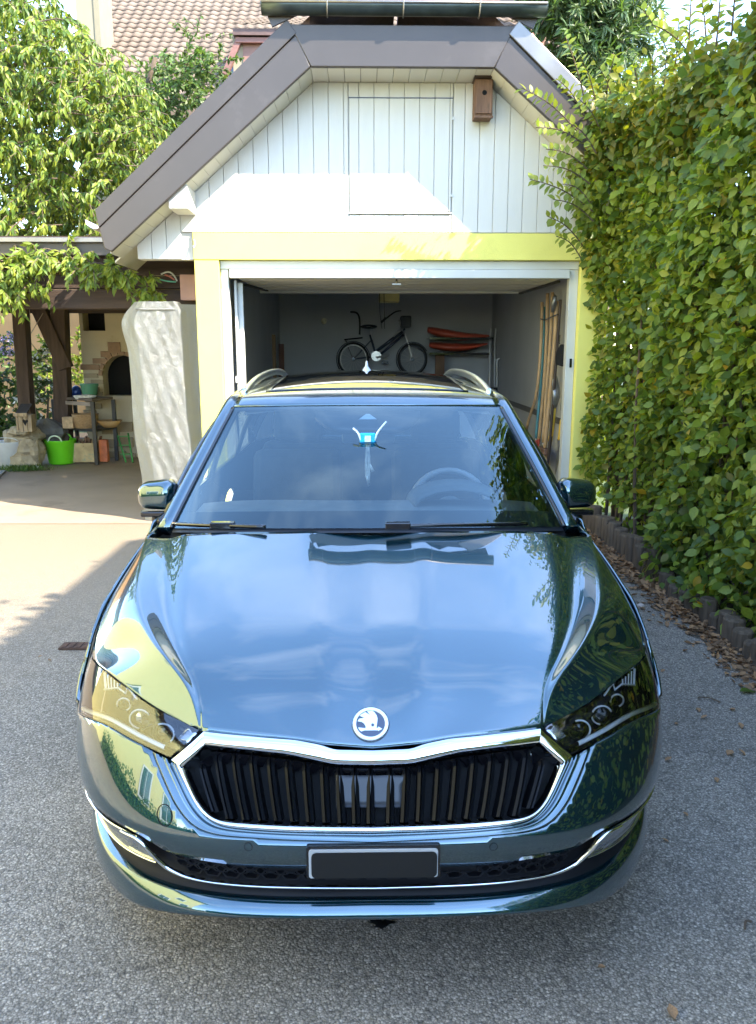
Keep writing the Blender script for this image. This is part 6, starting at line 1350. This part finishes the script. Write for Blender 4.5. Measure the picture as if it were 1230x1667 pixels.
for i, (px_, py_, s) in enumerate(fl_pix):
    c = atZ(px_, py_); o = bpy.data.objects.new("fallen_leaf", dme if i % 2 else dme2); COL.objects.link(o); o.location = (c[0], c[1], .004 + s * .02); o.scale = (s, s, s); o.rotation_euler = (RNG.normal(0, .12), RNG.normal(0, .12), RNG.uniform(0, 6.28))
    props(o, "single dry brown leaf lying on the open asphalt", "leaf", "dry leaves scattered on the asphalt")
gl = atZ(1213, 1129); o = bpy.data.objects.new("green_leaf", npmesh("green_leaf", LEAF[0] * .09, LEAF[1])); o.data.materials.append(HEDGE_B); COL.objects.link(o); o.location = (gl[0] - .03, gl[1], .012); o.rotation_euler = (0, 0, -1.4); props(o, "fresh green leaf lying on the asphalt at the right", "leaf")
c = atZ(1042, 990); props(mk("stone", MB().ball(c + [0, 0, .014], (.026, .02, .016), 10, 7, noise=.06, seed=2), mat("pale_stone", (.50, .42, .36), rough=.8, var=.1), smooth=True), "small pale rounded stone on the asphalt beside the right front wing", "stone")
for (a, b, lab) in (((1135, 1135), (1172, 1143), "thin dark twig on the asphalt right of the car"), ((1212, 1512), (1222, 1500), "short dark twig at the lower right of the asphalt")):
    p, q = atZ(*a, .008), atZ(*b, .008); props(mk("twig", MB().tube(curve([p, (p + q) / 2 + [0, .012, .006], q], 6), .0035, 5), BARK), lab, "twig")

# ---- crowns made of drooping twigs with leaves
def twig_crown(poly, Y0, Y1, n, leaves, tl, ls, shape, droop=1.0, out=(0, -.35, 0), gap=None, zmin=None):
    poly = np.array(poly, float); lo, hi = poly.min(0), poly.max(0); C_ = []
    while len(C_) < n:
        q = RNG.uniform(lo, hi, (n * 2, 2)); q = q[inpoly(poly, q)]
        if gap is not None: q = q[[gap(a) for a in q]]
        C_ += list(q)
    C_ = C_[:n]; P, T, Nn, Sz, lines = [], [], [], [], []
    for x, y in C_:
        p = atY(x, y, RNG.uniform(Y0, Y1)); d = np.array([RNG.normal(0, .8), RNG.normal(0, .5), RNG.normal(.1, .35)]) + out; d /= np.linalg.norm(d); L_ = tl * RNG.uniform(.6, 1.3)
        c = curve([p, p + d * L_ * .5 + [0, 0, .02], p + d * L_ + [0, 0, -.45 * L_ * droop]], 9); lines.append(c)
        for i in range(leaves):
            t = RNG.uniform(.05, 1) * 7.99; k = int(t); b = c[k] + (c[k + 1] - c[k]) * (t - k); dd = c[k + 1] - c[k]; dd /= np.linalg.norm(dd)
            P.append(b); T.append(dd * .6 + RNG.normal(0, .5, 3) + [0, -.1, -.95 * droop]); Nn.append(RNG.normal(0, .5, 3) + [.35, -.6, .45]); Sz.append(ls * RNG.uniform(.7, 1.25))
    return np.array(P), np.array(T), np.array(Nn), np.array(Sz), lines
def tree(name, label, cat, base, crowns, leafm, shape, parts=0, limbs=(), trunk_r=.12, group=None):
    t = empty(name, base, label, cat, group); first = True; mb = MB()
    for poly, Y0, Y1, n, lv, tl, ls, droop in crowns:
        P, T, Nn, Sz, lines = twig_crown(poly, Y0, Y1, n, lv, tl, ls, shape, droop)
        if parts and first:
            px = np.array([proj(p) for p in P]); dist = np.linalg.norm(P - CAM, axis=1); v = (px[:, 0] > 0) & (px[:, 0] < 1230) & (px[:, 1] > 0)
            sc_ = np.where(v & (P[:, 1] < Y0 + .3 * (Y1 - Y0)), Sz / dist, 0); big = np.argsort(-sc_)[:parts]; rest = np.setdiff1d(np.arange(len(P)), big)
            leaf_parts(t, P[big], T[big], Nn[big], Sz[big], shape, leafm[:1]); P, T, Nn, Sz = P[rest], T[rest], Nn[rest], Sz[rest]; first = False
        k = RNG.integers(0, len(leafm), len(P))
        for j, m in enumerate(leafm):
            V, F = leaf_cloud(P[k == j], T[k == j], Nn[k == j], Sz[k == j], shape); stuff("crown", V, F, m, t)
        for c in lines: mb.tube(c[::2], np.linspace(.008, .003, len(c[::2])), 4)
    if mb.v: mk("branch", mb, BARK, t, kind='stuff')
    for pts, r0, r1 in limbs: mk("trunk" if r0 >= trunk_r else "limb", MB().tube(curve(pts, 14), np.linspace(r0, r1, 14), 9), BARK, t, smooth=True)
    return t
NARROW = leaf_shape(.34, .10, .28)
TREE_A = leafmat("tree_leaf", (.19, .25, .032), [(0, (.55, .7, .7)), (.5, (1, 1, 1)), (1, (1.35, 1.15, 1))], trans=.35); TREE_B = leafmat("tree_leaf_deep", (.085, .150, .028), [(0, (.7, .8, .8)), (1, (1.2, 1.1, 1))], trans=.35)
tree("weeping_tree", "bright leafy tree with long drooping leaves at the upper left behind the carport", "tree", (-5.9, 10.9, 0),
     [([(-60, -60), (60, -20), (78, 30), (92, 60), (140, 55), (170, 105), (190, 140), (235, 165), (258, 205), (240, 290), (175, 330), (160, 388), (-60, 395)], 7.6, 10.4, 950, 40, .52, .088, 1.0),
      ([(-420, -200), (-40, -80), (-40, 400), (-420, 420)], 8.0, 11.0, 200, 26, .6, .16, 1.0)], [TREE_A, TREE_A, TREE_B], NARROW, parts=300,
     limbs=[([(-5.9, 10.9, 0), (-5.8, 10.8, 2.2), (-5.5, 10.2, 3.6), (-5.4, 9.8, 5.2)], .17, .05), ([(-5.7, 10.5, 2.9), (-4.9, 9.6, 3.9), (-4.1, 9.2, 4.4)], .07, .02), ([(-5.5, 10.2, 3.6), (-4.6, 9.4, 4.9), (-4.0, 9.0, 5.2)], .06, .02), ([(-5.7, 10.4, 3.2), (-6.3, 9.4, 4.4), (-6.6, 9.0, 5.2)], .07, .02)])
SMALL = leaf_shape(.5, .1, .1)
tree("climbing_shrub", "loose green climbing shrub reaching over the tiled roof beside the garage gable", "shrub", (-4.0, 12.4, 0),
     [([(175, 150), (225, 130), (290, 118), (330, 95), (362, 88), (378, 105), (330, 165), (190, 330), (160, 330), (165, 250)], 11.0, 12.6, 300, 26, .45, .085, .3), ([(305, 45), (318, 40), (330, 100), (350, 60), (362, 95), (240, 130), (230, 105), (300, 95)], 11.6, 12.4, 36, 14, .35, .07, .2)],
     [leafmat("shrub_leaf", (.085, .130, .032), [(0, (.6, .7, .7)), (1, (1.4, 1.2, 1))]), TREE_B], SMALL, limbs=[([(-4.0, 12.4, 0), (-3.9, 12.2, 3), (-3.6, 12, 5), (-3.2, 11.8, 6)], .13, .03)])
NEEDLE = leaf_shape(.16, .05, .15)
CON = leafmat("conifer_needles", (.075, .120, .045), [(0, (.6, .7, .7)), (1, (1.35, 1.2, 1.05))], trans=.2)
tree("conifer", "feathery green conifer rising behind the right end of the garage roof", "tree", (4.6, 14.0, 0),
     [([(868, -60), (1045, -60), (1052, 25), (1035, 70), (1015, 130), (985, 190), (950, 150), (905, 70), (868, 30)], 12.6, 14.6, 520, 34, .45, .22, .25)], [CON, CON, TREE_B], NEEDLE,
     limbs=[([(4.6, 14, 0), (4.5, 14, 4), (4.45, 14, 9.5)], .22, .04)])
tree("vine", "pale green climbing vine hanging along the carport roof edge", "vine", (-4.2, 6.15, 2.4),
     [([(-20, 420), (60, 418), (130, 428), (190, 432), (236, 462), (262, 478), (250, 486), (205, 458), (150, 452), (95, 446), (60, 458), (38, 486), (-20, 492)], 6.02, 6.16, 120, 24, .22, .078, .8), ([(85, 405), (118, 405), (125, 425), (95, 428)], 6.05, 6.15, 9, 16, .2, .07, .6), ([(225, 488), (262, 490), (255, 510), (240, 512)], 5.95, 6.1, 5, 14, .12, .06, 1.0), ([(-160, 415), (-20, 415), (-20, 490), (-160, 495)], 6.0, 6.16, 30, 22, .24, .09, .8)],
     [leafmat("vine_leaf", (.19, .25, .045), [(0, (.6, .75, .7)), (1, (1.25, 1.15, 1))], trans=.4), TREE_A], NARROW)
# ---- garden behind the carport
def bush(name, label, cat, poly, Y0, Y1, n, lv, tl, ls, ms, shape, base, group=None): return tree(name, label, cat, base, [(poly, Y0, Y1, n, lv, tl, ls, .2)], ms, shape, limbs=[([base, (base[0] + .05, base[1], .5), (base[0] + .1, base[1], .9)], .03, .01)], trunk_r=.02, group=group)
DGREEN = leafmat("dark_garden_leaf", (.045, .080, .025), [(0, (.6, .7, .7)), (1, (1.4, 1.25, 1))])
bush("garden_shrub", "dark green garden shrub behind the stone pedestal", "shrub", [(-60, 590), (30, 585), (70, 600), (90, 660), (85, 740), (-60, 745)], 10.9, 12.0, 150, 26, .3, .09, [DGREEN, TREE_B], SMALL, (-5.2, 11.4, 0))
bush("lilac_bush", "bush with pale lilac flowers at the left edge under the carport", "bush", [(-60, 548), (22, 545), (32, 580), (20, 600), (-60, 600)], 12.6, 13.4, 60, 30, .25, .06, [leafmat("lilac_flower", (.42, .33, .48), [(0, (.7, .7, .7)), (1, (1.2, 1.1, 1.2))], trans=.2), TREE_B], SMALL, (-6.6, 13, 0))
bush("sunlit_shrub", "sunlit yellow green shrub seen between the carport posts", "shrub", [(40, 585), (90, 560), (128, 540), (135, 600), (128, 640), (60, 640)], 13.0, 14.2, 70, 28, .35, .08, [TREE_A], SMALL, (-5.6, 13.6, 0))
bush("blossom_plant", "climbing plant with white blossoms between the two carport posts", "plant", [(55, 600), (80, 560), (88, 570), (86, 660), (60, 700), (50, 660)], 9.9, 10.4, 26, 16, .25, .07, [DGREEN, leafmat("white_blossom", (.70, .70, .62), [(0, (.8, .8, .8)), (1, (1, 1, 1))], trans=.2), DGREEN], SMALL, (-4.6, 10.2, 0))
props(mk("garden_wall", MB().box((-14, 16.8, -.02), (-2.0, 17.0, 3.6)), mat("terracotta_render", (.62, .33, .14), rough=.9, var=.12, vscale=1.5)), "warm orange rendered wall far behind the carport", "wall")
n = 900; c = atZ(32, 768); P = np.c_[c[0] + RNG.normal(0, .14, n), c[1] + .1 + RNG.normal(0, .07, n), np.zeros(n)]; V, F = leaf_cloud(P, rnd(n, .35) + [0, 0, 1], rnd(n) + [0, -1, 0], RNG.uniform(.04, .10, n), leaf_shape(.10, .02, .1))
stuff("grass", V, F, leafmat("grass_blade", (.07, .13, .03), [(0, (.7, .8, .8)), (1, (1.4, 1.2, 1))]), label="tuft of green grass at the foot of the rock pedestal", cat="grass")

# ================================================================== HOUSES
CREAMW = mat("cream_house_wall", (.27, .225, .15), rough=.9, var=.05, vscale=2)
RTILE = mat("red_brown_tile", (.155, .112, .080), rough=.8, var=.18, vscale=3, bump=.2, bscale=30, wear=((.15, .10, .075), 3, .58))
HS = empty("tiled_house", (-2, 18, 0), "house with large pinkish brown tiled roof and dormer behind the garage", "house")
sl = .80; hz = lambda Y: 6.35 + (Y - 14.0) * sl; rx0, rx1 = -5.28, 4.2
mk("roof", MB().prism([(rx0, 13.2, hz(13.2) - .06), (rx1, 13.2, hz(13.2) - .06), (rx1, 19, hz(19) - .06), (rx0, 19, hz(19) - .06)], (0, 0, -.15)), RTILE, HS)
mk("wall", MB().box((rx0 + .2, 13.9, -.02), (rx1, 19, 6.2)), CREAMW, HS)
tw_, tl_ = .195, .235; ang = math.atan(sl); vs = []; nx = 6
for j, (yy, dz) in enumerate(((-.02, .035), (-.02, .012), (tl_ / math.cos(ang) * 1.0, .0))):
    pass
tv = []; 
for y_, zb in ((-.015, .040), (.30, .006)):
    for i in range(nx + 1):
        u = i / nx; tv.append((u * tw_, y_, zb + .030 * (math.sin(u * 2 * math.pi - .6) * .5 + .5)))
for i in range(nx + 1): u = i / nx; tv.append((u * tw_, -.015, .015 + .030 * (math.sin(u * 2 * math.pi - .6) * .5 + .5)))
tf = [(i, i + 1, nx + 2 + i, nx + 1 + i) for i in range(nx)] + [(2 * (nx + 1) + i, 2 * (nx + 1) + i + 1, i + 1, i) for i in range(nx)]
tme = bpy.data.meshes.new("tile"); tme.from_pydata(tv, [], tf); tme.polygons.foreach_set('use_smooth', np.ones(len(tf), bool)); tme.materials.append(RTILE)
tme2 = tme.copy(); tme2.materials.clear(); tme2.materials.append(mat("red_brown_tile_pale", (.18, .132, .096), rough=.8, var=.18, vscale=3, bump=.2, bscale=30))
hl_ = wloc(HS); cand = []
for r_ in range(34):
    s = r_ * tl_; Y = 13.25 + s * math.cos(ang)
    for c_i in range(int((rx1 - rx0) / tw_)): x = rx0 + c_i * tw_; cand.append((x, Y, hz(Y)))
cand = np.array(cand); pp = np.array([proj(p) for p in cand]); vis = (pp[:, 0] > 140) & (pp[:, 0] < 440) & (pp[:, 1] > -14) & (pp[:, 1] < 175) & (pp[:, 1] < 420 - pp[:, 0])
vi = np.where(vis)[0][:298]
for i in vi:
    o = bpy.data.objects.new("tile", tme if RNG.uniform() < .65 else tme2); COL.objects.link(o); o.parent = HS; o.location = Vector(cand[i]) - hl_; o.rotation_euler = (ang + RNG.normal(0, .012), RNG.normal(0, .01), 0)
oth = np.setdiff1d(np.arange(len(cand)), vi); TV = np.array(tv); ca, sa = math.cos(ang), math.sin(ang); TVr = np.c_[TV[:, 0], TV[:, 1] * ca - TV[:, 2] * sa, TV[:, 1] * sa + TV[:, 2] * ca]
V = (cand[oth][:, None] + TVr[None]).reshape(-1, 3); F = (np.array(tf)[None] + (np.arange(len(oth)) * len(tv))[:, None, None]).reshape(-1, 4); stuff("tile_rows", V, F, RTILE, HS)
ch0, ch1 = atY(133, 80, 14.6), atY(166, 0, 14.6)
mk("chimney", MB().box((ch0[0], 14.4, 4.0), (ch1[0] - .10, 15.2, 9.2)), CREAMW, HS); mk("chimney_edge", MB().box((ch1[0] - .10, 14.38, 4.0), (ch1[0], 15.2, 9.2)), mat("chimney_edge_plaster", (.22, .19, .125), rough=.9, var=.08), HS)
mk("verge", MB().tube([(rx0, 13.2, hz(13.2) + .02), (rx0, 19, hz(19) + .02)], .06, 8), RTILE, HS, smooth=True)
dY = 13.6; d0, d1, d2 = atY(368, 112, dY), atY(388, 48, dY), atY(440, 20, dY + .6)
mk("dormer_wall", MB().box((d0[0] + .12, dY + .05, hz(dY) - .6), (d0[0] + 1.6, dY + 2.0, d1[2] - .05)), CREAMW, HS)
mk("dormer_window", MB().box((d0[0] + .30, dY + .03, hz(dY) - .2), (d0[0] + .9, dY + .06, d1[2] - .18)), mat("shutter_brown", (.22, .11, .08), rough=.6, var=.15), HS)
ra, rb = np.array([d1[0] - .08, dY - .12, d1[2] - .03]), np.array([d1[0] + 1.9, dY - .12, d1[2] - .03])
mk("dormer_eaves", MB().prism([tuple(ra), tuple(rb), tuple(rb + [0, .2, 0]), tuple(ra + [0, .2, 0])], (0, 0, -.10)), mat("dark_brown_board", (.10, .055, .045), rough=.6, var=.2), HS)
mk("dormer_eaves", MB().prism([tuple(ra + [.03, .05, -.12]), tuple(rb + [0, .05, -.12]), tuple(rb + [0, .2, -.12]), tuple(ra + [.03, .2, -.12])], (0, 0, -.08)), mat("red_brown_board", (.20, .09, .07), rough=.6, var=.2), HS)
mk("dormer_post", MB().bar((d0[0] - .02, dY, d0[2] - .1), (d1[0] + .02, dY, d1[2] - .14), .10, .10), mat("red_brown_board", (.2, .09, .07)), HS)
mk("flashing", MB().bar((d0[0] - .18, dY - .1, hz(dY) - .05), (d1[0] - .10, dY + .9, hz(dY + .9) + .05), .16, .03), mat("dark_lead", (.09, .09, .11), rough=.5, metal=.4, var=.3, vscale=9), HS)
for r_ in range(7):
    for c_i in range(10):
        x = d1[0] - .08 + c_i * .19; Y = dY - .15 + r_ * .24
        if c_i * .19 < -.05 + .0: continue
        o = bpy.data.objects.new("dormer_tile", tme2 if (r_ + c_i) % 3 else tme); COL.objects.link(o); o.parent = HS; o.location = Vector((x + r_ * .05, Y, d1[2] + r_ * .10)) - hl_; o.rotation_euler = (.40, 0, 0)
cb0 = atY(848, 14, 15.5); mk("chimney", MB().box((cb0[0], 15.2, 6), (cb0[0] + .42, 15.8, 9.5)), mat("pink_chimney_render", (.50, .26, .20), rough=.9, var=.15, vscale=6), HS)

# ---- houses and an added hedge around the viewpoint: they shade the drive and are mirrored in the car
GLASSD = mat("dark_window_glass", (.06, .07, .08), rough=.05, var=.1, coat=1.0); WTRIM = mat("white_window_trim", (.75, .75, .72), rough=.5, var=.03); GREYRF = mat("grey_roof", (.16, .13, .12), rough=.8, var=.15, vscale=5)
def house(name, label, x0, x1, y0, y1, h, wallm, wins, rise, parent=None):
    H_ = empty(name, ((x0 + x1) / 2, (y0 + y1) / 2, 0), label, "house"); mk("wall", MB().box((x0, y0, -.02), (x1, y1, h)), wallm, H_)
    xm = (x0 + x1) / 2; mk("roof", MB().prism([(x0 - .5, y0 - .4, h), (x1 + .5, y0 - .4, h), (xm, y0 - .4, h + rise)], (0, y1 - y0 + .8, 0)), GREYRF, H_)
    for face, c, z, w, hh in wins:
        wf = mk("window", MB().box((x1 - .02, c - w / 2 - .12, z - .12), (x1 + .05, c + w / 2 + .12, z + hh + .12)) if face == 'x+' else MB().box((x0 - .05, c - w / 2 - .12, z - .12), (x0 + .02, c + w / 2 + .12, z + hh + .12)) if face == 'x-' else MB().box((c - w / 2 - .12, y1 - .02, z - .12), (c + w / 2 + .12, y1 + .05, z + hh + .12)), WTRIM, H_)
        for s in (-1, 1):
            a = c + s * w / 4; q = w / 4 - .03
            mk("pane", MB().box((x1 + .052, a - q, z), (x1 + .07, a + q, z + hh)) if face == 'x+' else MB().box((x0 - .07, a - q, z), (x0 - .052, a + q, z + hh)) if face == 'x-' else MB().box((a - q, y1 + .052, z), (a + q, y1 + .07, z + hh)), GLASSD, wf)
    return H_
YHOUSE = mat("yellow_house_render", (.74, .66, .28), rough=.9, var=.03, vscale=3)
house("yellow_house", "large sunlit yellow house with white windows left of and behind the viewpoint", -17.0, -7.5, -7.5, 5.3, 8.4, YHOUSE,
      [('x+', y, z, 1.1, 1.35) for y, z in ((-6, 1.0), (-3.2, 1.0), (-4.6, 3.9), (2.6, 5.4))], 3.2)
house("neighbour_house", "pale neighbouring house standing behind the hedge on the right", 4.55, 14.0, -8.5, 1.05, 6.48, mat("grey_white_render", (.55, .53, .48), rough=.9, var=.05), [('x-', y, z, 1.1, 1.3) for z in (1.2, 4.2) for y in (-6, -.8)], 3.0)
P, tip, nrm, size = [], [], [], []
n = 5200; X = RNG.uniform(-7, 4.4, n); z = RNG.uniform(.05, 2.3, n); Yb = -9 - RNG.exponential(.2, n) + .25 * np.sin(2 * X); V, F = leaf_cloud(np.c_[X, Yb, z], rnd(n, .6) + [0, .4, -.5], rnd(n, .5) + [0, .8, .5], RNG.uniform(.14, .24, n), LEAF)
EH = empty("unseen_hedge", (-1.3, -9.8, 0), "dark hedge added out of view behind the viewpoint to darken the bumper reflections", "hedge"); stuff("foliage", V, F, HEDGE_B, EH); mk("shade_core", MB().box((-7, -10.4, -.02), (4.4, -9.5, 2.1)), CORE, EH)  # out of view, put in so that the bumper mirrors something dark
n = 2600; X = -6.6 - RNG.exponential(.15, n); z = RNG.uniform(.03, 1.15, n) ; Yb = RNG.uniform(-9, 2.0, n); z *= .75 + .35 * np.sin(1.3 * Yb) ** 2; V, F = leaf_cloud(np.c_[X, Yb, z], rnd(n, .6) + [.4, 0, -.3], rnd(n, .5) + [.7, 0, .7], RNG.uniform(.10, .18, n), LEAF)
YB = empty("flower_border", (-6.8, -3.5, 0), "low green shrubs along the foot of the yellow house", "shrub border"); stuff("foliage", V, F, TREE_B, YB); mk("shade_core", MB().box((-7.4, -9, -.02), (-6.85, 2, .7)), CORE, YB)
